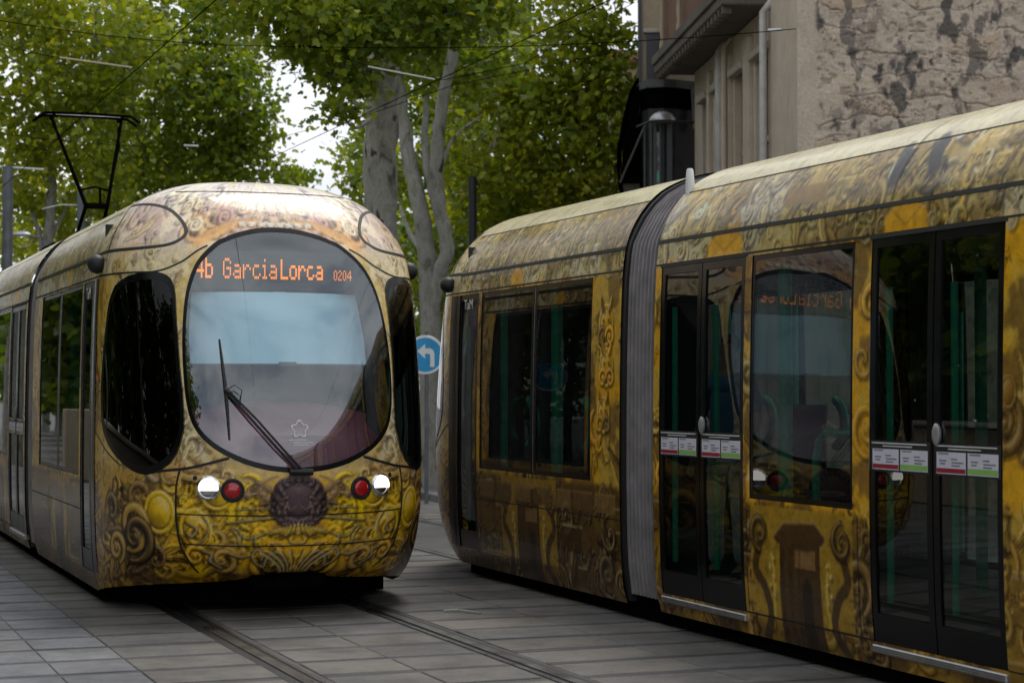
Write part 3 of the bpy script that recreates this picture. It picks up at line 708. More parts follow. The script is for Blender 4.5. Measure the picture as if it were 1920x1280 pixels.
def grid_faces(nr, nc, keep=None):
    i, j = np.meshgrid(np.arange(nr-1), np.arange(nc-1), indexing='ij'); a = i*nc+j
    F = np.stack([a, a+1, a+nc+1, a+nc], -1).reshape(-1, 4)
    if keep is not None: F = F[keep.reshape(-1)]
    return F
def compact(V, F, *arrs):
    used = np.unique(F); mp_ = np.full(len(V), -1); mp_[used] = np.arange(len(used))
    return (V[used], mp_[F]) + tuple(a[used] for a in arrs)

def fill(brk, step):
    out = []
    for a, b in zip(brk[:-1], brk[1:]):
        n = max(1, int(round((b-a)/step))); out += list(np.linspace(a, b, n, endpoint=False))
    return np.array(out+[brk[-1]])
# profile rows shared by nose and modules; heights where openings start and stop are rows
HB = [.12,.25,.27,1.01,1.03,2.64,2.66,2.84,2.86]
k0 = np.searchsorted(SPD[:,0], 2.861); roofrows = SPD[k0:][::2]; roofrows = np.vstack([roofrows, SPD[-1]]) if roofrows[-1,1] > 0 else roofrows

def module(name, a0, a1, openings, root, step=.0115):
    """straight part of the body between a0 and a1 (metres behind the tip), both flanks and the roof"""
    hl = fill(HB, step); rows = np.vstack([np.c_[hl, wid(hl)], roofrows[:, :2]])
    ab = sorted(set([a0, a1] + [x for o in openings for x in o[:2] if a0 < x < a1])); al = fill(ab, step)
    R = len(rows); K = len(al); V = []; F = []; U = []; H = []
    hc = (rows[:-1,0]+rows[1:,0])/2; ac = (al[:-1]+al[1:])/2
    keep = np.ones((R-1, K-1), bool)
    for (x0, x1, y0, y1) in openings:
        keep &= ~(((hc > y0) & (hc < y1))[:,None] & ((ac > x0) & (ac < x1))[None])
    base = 0
    for s in (1, -1):
        X = np.repeat(s*rows[:,1], K); Y = -np.tile(al, R); Z = np.repeat(rows[:,0], K)
        f = grid_faces(R, K, keep)
        if s > 0: f = f[:, ::-1]
        V.append(np.c_[X, Y, Z]); F.append(f+base); U.append(np.tile(al, R)); H.append(Z); base += R*K
    V = np.vstack(V); F = np.vstack(F); U = np.concatenate(U); H = np.concatenate(H)
    V, F, U, H = compact(V, F, U, H)
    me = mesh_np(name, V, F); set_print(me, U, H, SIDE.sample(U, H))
    return link(name, me, M['livery'], root, True)

def inpoly(x, y, P):
    r = np.zeros(np.shape(x), bool); n = len(P)
    for i in range(n):
        x0, y0 = P[i]; x1, y1 = P[(i+1) % n]
        c = ((y0 > y) != (y1 > y)) & (x < (x1-x0)*(y-y0)/(y1-y0+1e-12)+x0); r ^= c
    return r
WS_HALF = [(0,3.03),(.16,3.018),(.30,2.985),(.42,2.94),(.52,2.885),(.67,2.73),(.765,2.50),(.81,2.2),(.820,1.9),(.803,1.62),(.75,1.45),(.63,1.315),(.44,1.21),(.23,1.148),(0,1.125)]
ws = smooth_line(WS_HALF, 5); ws = ws + [(-x, z) for x, z in ws[-2:0:-1]]
WS = [(float(th_of(x, z)), z) for x, z in ws]                 # windscreen outline (angle, height)
SG0 = [(1.19,2.56),(1.018,2.628),(.80,2.655),(.65,2.63),(.59,2.53),(.585,2.28),(.578,1.95),(.565,1.71),(.565,1.48),(.60,1.33),(.66,1.215),(.771,1.135),(.91,1.115),(1.072,1.174),(1.26,1.303),(1.37,1.457),(1.40,1.70),(1.375,1.96),(1.315,2.294),(1.27,2.45)]
SG = smooth_line(SG0+[SG0[0]], 4)[:-1]
def scaled(P, f, c=None):
    c = c or (sum(p[0] for p in P)/len(P), sum(p[1] for p in P)/len(P)); return [(c[0]+(x-c[0])*f, c[1]+(y-c[1])*f) for x, y in P]

def nose_mesh(root):
    th = np.interp(np.linspace(-1, 1, 381), np.linspace(-1, 1, 381), np.r_[-np.interp(np.linspace(U90, 0, 191), ARC, _th), np.interp(np.linspace(0, U90, 191), ARC, _th)[1:]]); hl = fill([.12,.62,1.2,2.86], .0105)
    rows = np.vstack([np.c_[hl, wid(hl), ext(hl)], roofrows]); R, K = len(rows), len(th)
    T = np.repeat(th[None], R, 0); H = np.repeat(rows[:,0][:,None], K, 1)
    P = nose_pt(T, H, rows[:,1][:,None], rows[:,2][:,None])
    # shallow arch in the lower edge ahead of the coupler
    P[...,2] += .05*np.exp(-(P[...,0]/.30)**2)*np.clip(1-(H-.12)/.14, 0, 1)
    keep = np.ones((R-1, K-1), bool); tcn = (T[:-1,:-1]+T[1:,1:])/2; hcn = (H[:-1,:-1]+H[1:,1:])/2
    keep &= ~inpoly(tcn, hcn, scaled(WS, .982, (0, 2.05)))
    for s in (1, -1): keep &= ~inpoly(s*tcn, hcn, scaled(SG, .94))
    V = P.reshape(-1, 3); F = grid_faces(R, K, keep)[:, ::-1]
    u = 1.6-(U90-arc(T)); U = u.reshape(-1); Hh = H.reshape(-1)
    V, F, U, Hh, Tt = compact(V, F, U, Hh, T.reshape(-1))
    me = mesh_np('nose_shell', V, F); set_print(me, U, Hh, NOSE.sample(arc(Tt), V[:,2]))
    return link('nose_shell', me, M['livery'], root, True)

def npatch(P, rings, off, c, flip=False):
    """patch on the nose: concentric rings of the outline P (angle, height) between scale factors"""
    n = len(P); V = []; F = []
    for f in rings:
        q = np.array(scaled(P, f, c)); V.append(nsurf(q[:,0], q[:,1], off)[0])
    for r in range(len(rings)-1):
        for k in range(n):
            k2 = (k+1) % n; F.append((r*n+k, r*n+k2, (r+1)*n+k2, (r+1)*n+k))
    V = np.vstack(V)
    if rings[-1] == 0: V = V[:(len(rings)-1)*n+1]; F = [f if max(f) < len(V) else (f[0], f[1], (len(rings)-1)*n) for f in F]
    return [tuple(v) for v in V], (F if not flip else [f[::-1] for f in F])
def nribbon(pts, wd, off=.003):
    """thin band following a line (angle, height) on the nose"""
    q = np.array(smooth_line(pts, 6)); P, N = nsurf(q[:,0], q[:,1], off); T = np.gradient(P, axis=0); T /= np.linalg.norm(T, axis=1, keepdims=True)
    B = np.cross(T, N); V = []
    for a, b, nn in zip(P, B, N): V += [tuple(a-b*wd/2-nn*.004), tuple(a-b*wd/2*.8+nn*.001), tuple(a+b*wd/2*.8+nn*.001), tuple(a+b*wd/2-nn*.004)]
    F = [(i*4+k, i*4+k+1, i*4+k+5, i*4+k+4) for i in range(len(P)-1) for k in range(3)]
    return V, F

def spanel(mb, s, a0, a1, h0, h1, off, thick=.0):
    """rectangle of the flank surface, side s"""
    hs = np.linspace(h0, h1, max(2, int((h1-h0)/.12)+1)); al = [a0, a1]; n = len(hs)
    V = [(s*(float(wid(h))+off), -a, h) for h in hs for a in al]
    F = [(i*2, i*2+1, i*2+3, i*2+2) for i in range(n-1)]
    if s > 0: F = [f[::-1] for f in F]
    mb.add(V, F)
    if thick:
        V2 = [(s*(float(wid(h))+off-thick), -a, h) for h in hs for a in al]
        b = len(mb.v)-len(V); mb.add(V2, [f[::-1] for f in F]); m_ = len(V)
        E = [(0,1),(1,3)] if False else []
        for i in range(n-1):
            for k in (0, 1):
                q = (b+i*2+k, b+(i+1)*2+k, b+m_+(i+1)*2+k, b+m_+i*2+k); mb.f.append(q)
        for i in (0, n-1): mb.f.append((b+i*2, b+i*2+1, b+m_+i*2+1, b+m_+i*2))
    return mb
def window(root, s, a0, a1, h0, h1, bd=.035, name='window', off=-.006):
    g_ = spanel(MB(), s, a0+bd, a1-bd, h0+bd, h1-bd, off-.002).build(name, M['glass'], root)
    f = MB()
    for (x0, x1, y0, y1) in ((a0-.004, a0+bd, h0-.004, h1+.004), (a1-bd, a1+.004, h0-.004, h1+.004), (a0+bd, a1-bd, h0-.004, h0+bd), (a0+bd, a1-bd, h1-bd, h1+.004)):
        spanel(f, s, x0, x1, y0, y1, off, .02)
    f.build('frame', M['black_gloss'], g_)
    return g_

FONT = {'4':"00010 00110 01010 10010 11111 00010 00010", 'b':"10000 10000 11110 10001 10001 10001 11110", 'G':"01110 10001 10000 10111 10001 10001 01110",
 'a':"00000 00000 01110 00001 01111 10001 01111", 'r':"00000 00000 10110 11001 10000 10000 10000", 'c':"00000 00000 01110 10000 10000 10001 01110",
 'i':"010 000 110 010 010 010 111", 'L':"10000 10000 10000 10000 10000 10000 11111", 'o':"00000 00000 01110 10001 10001 10001 01110",
 '0':"0110 1001 1001 1001 1001 1001 0110", '2':"0110 1001 0001 0010 0100 1000 1111", ' ':"00 00 00 00 00 00 00"}
def led_text(mb, s, x_start, x_end, z0, z1, y, bold=False, drop=0.0):
    """dots of a matrix display, read from ahead of the tram (towards -x)"""
    cols_ = []
    for ch in s:
        rows_ = FONT[ch].split(); 
        for k in range(len(rows_[0])): cols_.append([r[k] == '1' for r in rows_])
        cols_.append([False]*7)
    cols_.pop(); n = len(cols_); px = (x_start-x_end)/n; pz = (z1-z0)/7
    for k, cc in enumerate(cols_):
        for r in range(7):
            if cc[r]:
                if drop and random.random() < drop: continue
                x = x_start-(k+.5)*px; z = z1-(r+.5)*pz; w_ = px*(.56 if bold else .36); h_ = pz*.46
                mb.add([(x+w_,y,z-h_),(x-w_,y,z-h_),(x-w_,y,z+h_),(x+w_,y,z+h_)], [(0,1,2,3)])
def text_mesh(name, s, size, mat, parent, Mx):
    cu = bpy.data.curves.new('tmp', 'FONT'); cu.body = s; cu.size = size; cu.extrude = .001; cu.align_x = 'CENTER'; cu.resolution_u = 2
    o = bpy.data.objects.new('tmp', cu); COL.objects.link(o); bpy.context.view_layer.update()
    me = bpy.data.meshes.new_from_object(o.evaluated_get(bpy.context.evaluated_depsgraph_get())); bpy.data.objects.remove(o)
    me.transform(Mx); return link(name, me, mat, parent)
# ------------------------------------------------------------------ the tram
SIDE = side_canvas(); NOSE = nose_canvas()
def ring_band(seq, hmin=.2):
    """body-section band: seq of (a, inset)"""
    hl = np.r_[np.linspace(hmin, 2.8, 14)]; rows = np.vstack([np.c_[hl, wid(hl)], roofrows[::9, :2], [[3.48, 0]]])
    half = [(w_, h) for h, w_ in rows]; sec = half + [(-w_, h) for w_, h in half[-2::-1]]
    n = len(sec); V = []; F = []
    for a, ins in seq:
        for (x, h) in sec:
            k = max(0, 1-ins/1.3); V.append((x*k, -a, h-(ins if h > 2.9 else 0)))
    for i in range(len(seq)-1):
        for k in range(n-1): F.append((i*n+k, (i+1)*n+k, (i+1)*n+k+1, i*n+k+1))
    return V, F
def notice(parent, s, a0, a1, h0, h1, off):
    """pair of white notices, one with a red and one with a green band, under two thin lines of print"""
    mid = (a0+a1)/2
    # from outside, the red one is on the left
    left, right = ((a0, mid) if s < 0 else (mid, a1)), ((mid, a1) if s < 0 else (a0, mid))
    spanel(MB(), s, a0-.015, a1+.015, h0-.012, h1+.05, off-.0015).build('notice_backing', M['black_rubber'], parent)
    hw = h1-h0
    for (x0, x1), band, mt in ((left, (0, .26), 'sticker_red'), (right, (0, .30), 'sticker_green')):
        x0 += .008; x1 -= .008
        spanel(MB(), s, x0, x1, h0, h1, off).build('notice', M['sticker_white'], parent)
        spanel(MB(), s, x0+.004, x1-.004, h0+hw*.05, h0+hw*band[1], off+.0012).build('notice_band', M[mt], parent)
        L = MB(); w_ = x1-x0
        q = (lambda f: x0+w_*f) if s < 0 else (lambda f: x1-w_*f)
        for (f0, f1, z0) in ((.50,.72,.66),(.52,.92,.50),(.52,.80,.36),(.06,.42,.90),(.10,.34,.58),(.12,.30,.44)):
            A, B = sorted((q(f0), q(f1))); spanel(L, s, A, B, h0+hw*z0, h0+hw*(z0+.06), off+.0014)
        L.build('notice_lines', M['grey_line'], parent)
    L = MB(); spanel(L, s, a0, a1-.02, h1+.030, h1+.037, off); spanel(L, s, a0+(a1-a0)*.2, a1-(a1-a0)*.28, h1+.014, h1+.020, off); L.build('notice_heading', M['white_paint'], parent)

def leaf_door(root, s, a0, a1, h0=.27, h1=2.64, button=None, stick=True):
    bd = .055; f = MB(); off = -.004
    for (x0, x1, y0, y1) in ((a0, a0+bd, h0, h1), (a1-bd, a1, h0, h1), (a0+bd, a1-bd, h0, h0+.17), (a0+bd, a1-bd, h1-bd, h1)):
        spanel(f, s, x0, x1, y0, y1, off, .03)
    d = f.build('door', M['black_gloss'], root)
    spanel(MB(), s, a0+bd, a1-bd, h0+.17, h1-bd, off-.010).build('door_glass', M['glass'], d)
    if stick: notice(d, s, a0+.03, a1-.03, 1.285, 1.405, off+.004)
    if button is not None:
        x = s*(float(wid(1.5))+off); Mx = Matrix.Translation((x, -button, 1.50)) @ Matrix.Rotation(s*PI/2, 4, 'Y') @ Matrix.Diagonal((1.75, 1, 1, 1))
        MB().lathe([(.034,-.004),(.036,.010),(.028,.018),(.012,.020)], 18, Mx).build('door_button', M['aluminium'], d, True)
    # teal grab rail behind the leaf
    xr = s*(float(wid(1.5))-.09); ar = a0+.085 if s < 0 else a0+.085
    MB().tube([(xr,-ar,.5),(xr,-ar,2.35)], .022, 8).build('grab_rail', M['teal'], d, True)
    return d
def double_door(root, s, a0, a1):
    m_ = (a0+a1)/2
    leaf_door(root, s, a0, m_-.006, button=None); leaf_door(root, s, m_+.006, a1, button=m_+.045)
    sill = MB().bbox(min(s*1.24, s*1.305), max(s*1.24, s*1.305), -a1, -a0, .205, .252, .006).build('door_sill', M['aluminium'], root)
    for k in range(3): MB().box(min(s*1.302, s*1.309), max(s*1.302, s*1.309), -a1+.01, -a0-.01, .212+k*.013, .217+k*.013).build('sill_rib', M['steel'], sill)
    hd = spanel(MB(), s, a0-.02, a1+.02, 2.64, 2.662, .004, .02).build('door_header', M['black_rubber'], root)

def build_tram():
    root = empty('tram')
    nose_mesh(root)
    W1 = [(1.62,2.17,.27,2.64),(2.25,3.53,1.03,2.64),(3.58,4.80,1.03,2.64)]
    W2 = [(6.06,7.36,.27,2.64),(7.45,8.75,1.03,2.64),(8.94,10.26,.27,2.64)]
    W3 = [(11.9,13.2,1.03,2.64),(13.3,14.6,1.03,2.64)]
    module('cab_car_body', 1.6, 5.36, [W1[0], (2.25,4.80,1.03,2.64)], root); module('door_car_body', 5.96, 11.0, W2, root); module('middle_car_body', 11.6, 15.2, W3, root, .06)
    for s in (1, -1):
        for (x0, x1, y0, y1) in W1[1:]+[W2[1]]+W3: window(root, s, x0, x1, y0, y1)
        spanel(MB(), s, 3.532, 3.578, 1.026, 2.644, -.010, .02).build('window_mullion', M['black_rubber'], root)
        spanel(MB(), s, 3.549, 3.561, 1.04, 2.63, -.006).build('mullion_trim', M['aluminium'], root)
        d0 = leaf_door(root, s, 1.62, 2.17, stick=False)
        # forward edge of the cab door, wrapping onto the nose
        hs_ = np.linspace(.27, 2.64, 20); Vd = []
        for h_ in hs_:
            t0_ = math.acos((.20/float(ext(h_)))**(float(pexp(h_))/2))
            for f_ in np.linspace(0, 1, 5): Vd.append(tuple(nsurf(s*(t0_+(PI/2-t0_)*f_), h_, .005)[0]))
        Fd = [(i*5+k, i*5+k+1, (i+1)*5+k+1, (i+1)*5+k) for i in range(19) for k in range(4)]
        for h_i, h_ in enumerate(hs_): pass
        MB().add(Vd, Fd).add([(s*(float(wid(h_))+.005), -a_, float(h_)) for h_ in hs_ for a_ in (1.598, 1.66)], [(2*i, 2*i+1, 2*i+3, 2*i+2) for i in range(19)]).build('door_edge', M['black_gloss'], d0, True)
        double_door(root, s, 6.06, 7.36); double_door(root, s, 8.94, 10.26)
        for (x0, x1) in ((1.6,5.36),(5.96,11.0),(11.6,15.2)):
            spanel(MB(), s, x0, x1, 2.822, 2.848, .006, .01).build('gutter', M['seam'], root)
            spanel(MB(), s, x0, x1, 2.656, 2.668, .004, .006).build('window_trim', M['seam'], root)
        for (x0, x1, y0, y1) in ((2.2,5.36,.748,.756),(4.098,4.106,.13,1.0),(7.36,8.94,.268,.278),(7.40,7.408,.28,1.0),(8.80,8.808,.28,1.0),(10.262,11.0,.268,.276),(11.6,15.2,.75,.758)):
            spanel(MB(), s, x0, x1, y0, y1, .002).build('panel_joint', M['seam'], root)
        # roof joints
        for aj in (2.75, 9.10, 13.0):
            R_ = np.vstack([[2.86, wid(2.86)], roofrows[::4, :2]])
            V = []; 
            for h, w_ in R_: V += [(s*(w_+.004), -aj, h+.003), (s*(w_+.004), -aj-.008, h+.003)]
            MB().add(V, [(i*2, i*2+1, i*2+3, i*2+2) for i in range(len(R_)-1)]).build('roof_joint', M['seam'], root)
        for (x0, x1) in ((1.6,5.36),(5.96,11.0),(11.6,15.2)):
            hs = 3.20; MB().add([(s*(wid(hs)+.003), -x0, hs), (s*(wid(hs)+.003), -x1, hs), (s*(wid(hs+.006)+.003), -x1, hs+.008), (s*(wid(hs+.006)+.003), -x0, hs+.008)], [(0,1,2,3)]).build('roof_edge_joint', M['seam'], root)
        # marker lamp, operator's letters and camera ball
        x = float(wid(1.84)); Mx = Matrix.Translation((s*(x-.022), -1.34, 1.84)) @ Matrix.Rotation(s*PI/2, 4, 'Y')
        MB().lathe([(.03,0),(.032,.012),(.020,.022),(.006,.024)], 14, Mx).build('marker_lamp', M['amber_lens'], root, True)
        Mt = Matrix(((0, 0, s, s*(float(wid(2.55))+.004)), (s, 0, 0, -1.9), (0, 1, 0, 2.50), (0, 0, 0, 1)))
        text_mesh('operator_letters', 'TaM', .13, M['print_white'], root, Mt)
        bx = s*1.315; b = MB()
        Mx = Matrix.Translation((bx, -1.36, 2.755))
        b.lathe([(.006,-.078),(.045,-.064),(.069,-.036),(.078,0),(.069,.036),(.045,.064),(.006,.078)], 20, Mx)
        b.tube([(s*1.22,-1.36,2.70),(bx,-1.36,2.74)], .022, 8); b.build('camera_ball', M['black_rubber'], root, True)
        # dark side glass of the cab
        P = [(s*a, h) for a, h in SG]; c_ = (s*sum(a for a, h in SG)/len(SG), sum(h for a, h in SG)/len(SG))
        V, F = npatch(P, [1.0, .985, .93], .006, c_, s > 0)
        V0, F0 = npatch(P, [1.012, 1.0], .001, c_, s > 0)
        gl_v, gl_f = npatch(P, [.93,.8,.65,.5,.35,.2,.1,0], .004, c_, s > 0)
        g_ = MB().add(gl_v, gl_f).build('cab_side_window', M['glass_cab'], root, True)
        MB().add(V, F).add(V0, F0).build('frame', M['black_gloss'], g_, True)
        # roof eye panel outline, seams of the nose
        for pts, wd in (([(1.50,3.245),(1.05,3.235),(.76,3.19),(.585,3.10),(.50,3.00),(.53,2.925),(.66,2.875),(.97,2.855),(1.345,2.852),(1.57,2.845)], .030),
                        ([(1.50,3.24),(1.40,3.15),(1.37,3.0),(1.36,2.86)], .012),
                        ([(1.57,2.662),(1.29,2.662),(.98,2.664),(.72,2.668),(.53,2.735),(.40,2.83),(.33,2.875)], .016),
                        ([(1.57,1.47),(1.50,1.42),(1.31,1.27),(1.15,1.18)], .010),
                        ([(.80,1.128),(.70,1.140),(.555,1.157),(.42,1.192),(.29,1.234)], .022),
                        ([(.60,1.150),(.628,1.02),(.632,.86),(.63,.70),(.62,.58),(.58,.43),(.53,.27)], .016),
                        ([(.632,.815),(.40,.806),(.2,.800),(0,.798)], .010), ([(.62,.585),(.40,.572),(.2,.562),(0,.558)], .010)):
            V, F = nribbon([(s*a, h) for a, h in pts], wd); MB().add(V, F).build('nose_seam', M['seam'], root)
        # lamps
        for (x, z, kind) in ((.672,1.012,'w'), (.502,.992,'r')):
            th = float(th_of(s*x, z)); P_, N_ = nsurf(th, z); q = Vector(N_).to_track_quat('Z', 'Y').to_matrix().to_4x4(); Mx = Matrix.Translation(P_) @ q
            if kind == 'w':
                l = MB().lathe([(.092,-.004),(.092,.008),(.080,.014),(.076,.004)], 28, Mx).build('headlight', M['chrome'], root, True)
                Md = Mx @ Matrix.Rotation(0, 4, 'Z')
                MB().lathe([(.076,.004),(.070,.012),(.045,.020),(.010,.023)], 28, Mx).build('lamp_bowl', M['chrome'], l, True)
                # lit upper half of the lens
                up = (q.inverted() @ Vector((0,0,1,0))).to_3d(); an = math.atan2(up.y, up.x)
                pl = [(.074*math.cos(an+f), .074*math.sin(an+f)) for f in np.linspace(-1.85, 1.85, 22)]
                MB().prism(pl, .0235, .0275, Mx).build('lit_lens', M['lamp'], l)
            else:
                l = MB().lathe([(.090,-.004),(.090,.006),(.078,.010),(.072,.002)], 28, Mx).build('tail_light', M['black_rubber'], root, True)
                MB().lathe([(.060,.002),(.058,.010),(.042,.018),(.010,.022)], 24, Mx).build('lens', M['red_lens'], l, True)
        for (x, z, r) in ((.765,1.085,.018),(1.215,.98,.026)):
            th = float(th_of(s*x, z)); P_, N_ = nsurf(th, z); Mx = Matrix.Translation(P_) @ Vector(N_).to_track_quat('Z', 'Y').to_matrix().to_4x4()
            MB().lathe([(r,-.003),(r,.004),(r*.5,.005)], 16, Mx).build('socket_cover', M['black_rubber'], root, True)
    # seam across the crown
    V, F = nribbon([(-.9,3.345),(-.5,3.35),(0,3.352),(.5,3.35),(.9,3.345)], .012); MB().add(V, F).build('crown_seam', M['seam'], root)
    # windscreen
    wc = (0, 2.05)
    gv, gf = npatch(WS, [.968,.85,.72,.58,.44,.3,.16,.07,0], .004, wc)
    wsn = MB().add(gv, gf).build('windscreen', M['glass_ws'], root, True)
    V, F = npatch(WS, [1.0,.992,.966], .006, wc); V0, F0 = npatch(WS, [1.010,1.0], .001, wc)
    MB().add(V, F).add(V0, F0).build('frame', M['black_gloss'], wsn, True)
    # emblem and small print on the glass
    def onws(x, z, off=.010): return nsurf(th_of(x, z), z, off)[0]
    em = MB(); n = 60; V = []
    for k in range(n):
        a = 2*PI*k/n; r = .060*(1+.20*math.cos(5*(a-PI/2)))
        for q in (r, r*.80): V.append(tuple(onws(-.012+q*math.cos(a), 1.448+q*math.sin(a))))
    em.add(V, [(2*k, 2*k+1, (2*k+3) % (2*n), (2*k+2) % (2*n)) for k in range(n)])
    for (x0, x1, z) in ((.075,-.065,1.362),(.045,-.115,1.343),(.045,-.080,1.325)):
        em.add([tuple(onws(x, zz_)) for x, zz_ in ((x0, z), (x1, z), (x1, z+.006), (x0, z+.006))], [(0,1,2,3)])
    em.build('flower_emblem', M['print_white'], wsn)
    # wiper: base, twin arms, blade
    wp = lambda x, z, o: tuple(onws(x, z, o))
    wb = MB()
    for dx in (0.0, .040):
        wb.tube([wp(.02-dx,1.135,.035), wp(.18-dx,1.30,.06), wp(.36-dx,1.51,.065), wp(.525-dx*.6,1.715,.055)], .0095, 8)
    wb.tube([wp(.54,1.74,.055), wp(.50,1.71,.055)], .02, 8); wb.tube([wp(.08,1.128,.03), wp(-.10,1.122,.03)], .026, 8)
    wi = wb.build('wiper', M['black_rubber'], root, True)
    MB().tube([wp(.556,2.12,.035), wp(.545,1.92,.038), wp(.532,1.73,.040), wp(.526,1.55,.038), wp(.520,1.37,.035)], [.008,.013,.016,.013,.008], 6).build('wiper_blade', M['black_rubber'], wi, True)
    MB().tube([wp(.53,1.73,.06), wp(.47,1.76,.10), wp(.42,1.72,.10), wp(.44,1.62,.07)], .004, 6).build('washer_hose', M['black_rubber'], wi, True)
    # destination display behind the glass
    dy = -.66
    ds = MB().bbox(-.72, .72, dy-.12, dy-.004, 2.53, 2.84, .01).build('destination_display', M['interior'], root)
    L = MB(); led_text(L, '4b', .655, .525, 2.622, 2.782, dy, True); led_text(L, 'Lorca', -.020, -.365, 2.622, 2.782, dy, True, .0); L.build('led_dots', M['led'], ds)
    L = MB(); led_text(L, 'Garcia', .445, .010, 2.622, 2.782, dy, False, .0); led_text(L, '0204', -.455, -.605, 2.622, 2.704, dy, False, .0); L.build('led_dots', M['led'], ds)
    # sun blind, cab and dashboard
    bl = MB(); n = 12; V = []
    for k in range(n+1):
        x = -.71+1.42*k/n
        V += [(x, -.56-.24*(x/.71)**2, 2.515), (x, -.36-.24*(x/.71)**2, 1.945)]
    bl.add(V, [(2*k, 2*k+1, 2*k+3, 2*k+2) for k in range(n)]); bl_o = bl.build('sun_blind', M['blind'], root, True)
    MB().tube([V[2*k+1] for k in range(n+1)], .007, 6).build('blind_hem', M['blind_bar'], bl_o); MB().bbox(-.07, .07, -.37, -.345, 1.93, 1.965, .006).build('blind_pull', M['blind_bar'], bl_o)
    MB().bbox(-.06, .06, -.63, -.61, 2.495, 2.52, .006).build('cab_lamp', M['white_paint'], root)
    da = MB(); V = []; n = 14
    for k in range(n+1):
        x = -.95+1.9*k/n; f = (x/.95)**2
        V += [(x, -.16-.40*f, 1.10), (x, -.20-.40*f, 1.40-.10*f), (x, -.48-.36*f, 1.64-.14*f), (x, -.85-.2*f, 1.66-.14*f), (x, -1.1, 1.0)]
    da.add(V, [(5*k+j, 5*k+j+1, 5*(k+1)+j+1, 5*(k+1)+j) for k in range(n) for j in range(4)]); da.build('dashboard', M['dash'], root, True)
    for s in (-1, 1):
        pp = [(s*.74,-.62,1.15),(s*.80,-.60,1.6),(s*.80,-.68,2.1),(s*.76,-.78,2.5),(s*.62,-.88,2.85)]
        MB().tube(pp, [.07,.085,.09,.09,.07], 10).build('cab_pillar', M['interior'], root, True)
    MB().box(-1.2, 1.2, -1.66, -1.62, .35, 3.1).build('cab_bulkhead', M['interior'], root)
    st = MB().bbox(-.28, .28, -1.42, -1.30, 1.0, 1.95, .05).bbox(-.28, .28, -1.42, -.95, .85, 1.0, .04).build('driver_seat', M['seat'], root)
    MB().bbox(-.15, .15, -1.41, -1.31, 1.96, 2.16, .04).build('headrest', M['seat'], st)
    # gangways
    for a in (5.36, 11.0):
        seq = [(a, .02), (a+.05, .02), (a+.055, .07)]
        for i in range(7): seq += [(a+.062+i*.068, .030), (a+.098+i*.068, .024), (a+.106+i*.068, .065), (a+.124+i*.068, .065)]
        seq += [(a+.53, .05), (a+.60, .05)]
        V, F = ring_band(seq[2:]); gw = MB().add(V, F).build('gangway_bellows', M['bellows'], root, True)
        V, F = ring_band([(a-.01,.012),(a+.055,.012),(a+.055,.10)], .14); MB().add(V, F).build('gangway_frame', M['black_rubber'], gw)
        V, F = ring_band([(a+.575,.05),(a+.58,.012),(a+.605,.012)], .14); MB().add(V, F).build('gangway_frame', M['black_rubber'], gw)
    # underframe: plain black boxes, lowered and widened to block light under the tram
    MB().box(-1.10,1.10,-15.1,-1.58,.03,.34).build('underframe', M['under_black'], root)
    ub = [tuple(nose_pt(np.array(a), np.array(.22), wid(.22)*.78, ext(.22)-.30)[:2]) for a in np.linspace(-PI/2, PI/2, 19)]
    MB().prism([(float(x), float(y)) for x, y in ub][::-1], .09, .36).build('nose_underbody', M['under_black'], root)
    MB().bbox(-.30,.30,-.40,-.28,.20,.34,.03).build('coupler_cover', M['under_black'], root)
    for s in (-1, 1):
        MB().bbox(s*.75-.05,s*.75+.05,-1.2,-.95,.06,.30,.01).build('track_guard', M['under_black'], root)
        MB().box(min(s*1.16,s*1.20), max(s*1.16,s*1.20), -15.1, -1.7, .03, .22).build('skirt_backing', M['under_black'], root)
    # saloon: floor, ceiling, end wall, seats with round teal grips, rails
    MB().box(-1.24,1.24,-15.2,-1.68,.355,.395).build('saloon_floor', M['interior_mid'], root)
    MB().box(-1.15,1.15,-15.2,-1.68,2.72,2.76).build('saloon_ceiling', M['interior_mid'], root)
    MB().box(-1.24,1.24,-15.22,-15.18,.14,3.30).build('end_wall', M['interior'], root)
    for s in (-1, 1):
        for a in (2.95, 4.20, 12.4, 13.9):
            se = MB().bbox(min(s*.72,s*1.16), max(s*.72,s*1.16), -a-.06, -a+.02, .85, 1.62, .03).bbox(min(s*.72,s*1.16), max(s*.72,s*1.16), -a-.42, -a, .78, .88, .03).box(min(s*.85,s*1.0), max(s*.85,s*1.0), -a-.3, -a-.1, .39, .80).build('seat', M['seat'], root)
            pts = [(s*1.19, -a+.30*math.cos(q)-.2, 1.42+.30*math.sin(q)) for q in np.linspace(.3, 2*PI-.3, 22)] if False else [(s*1.17, -a-.10-.21*math.sin(q), 1.46+.21*math.cos(q)) for q in np.linspace(.1, PI-.1, 14)]
            MB().tube(pts, [.012]+[.042]*12+[.012], 8).build('seat_grip', M['teal'], se, True)
        for a, r in ((2.42,.035),(3.68,.05),(7.62,.048),(10.75,.03),(12.0,.03),(14.7,.03)):
            MB().tube([(s*1.14,-a,.40),(s*1.14,-a,2.6)], r, 10).build('pole', M['teal'], root, True)
        MB().tube([(s*1.12,-7.98,.9),(s*1.12,-7.98,1.30),(s*1.12,-8.02,1.42),(s*1.12,-8.12,1.485),(s*1.12,-8.3,1.47),(s*1.12,-8.66,1.49)], .026, 10).build('partition_rail', M['teal'], root, True)
        MB().bbox(min(s*.75,s*1.14), max(s*.75,s*1.14), -8.66, -7.98, .80, .95, .03).build('seat_cushion', M['seat'], root)
    MB().box(-.03,.03,-8.2,-8.15,.4,2.7).build('stanchion', M['teal'], root)
    return root

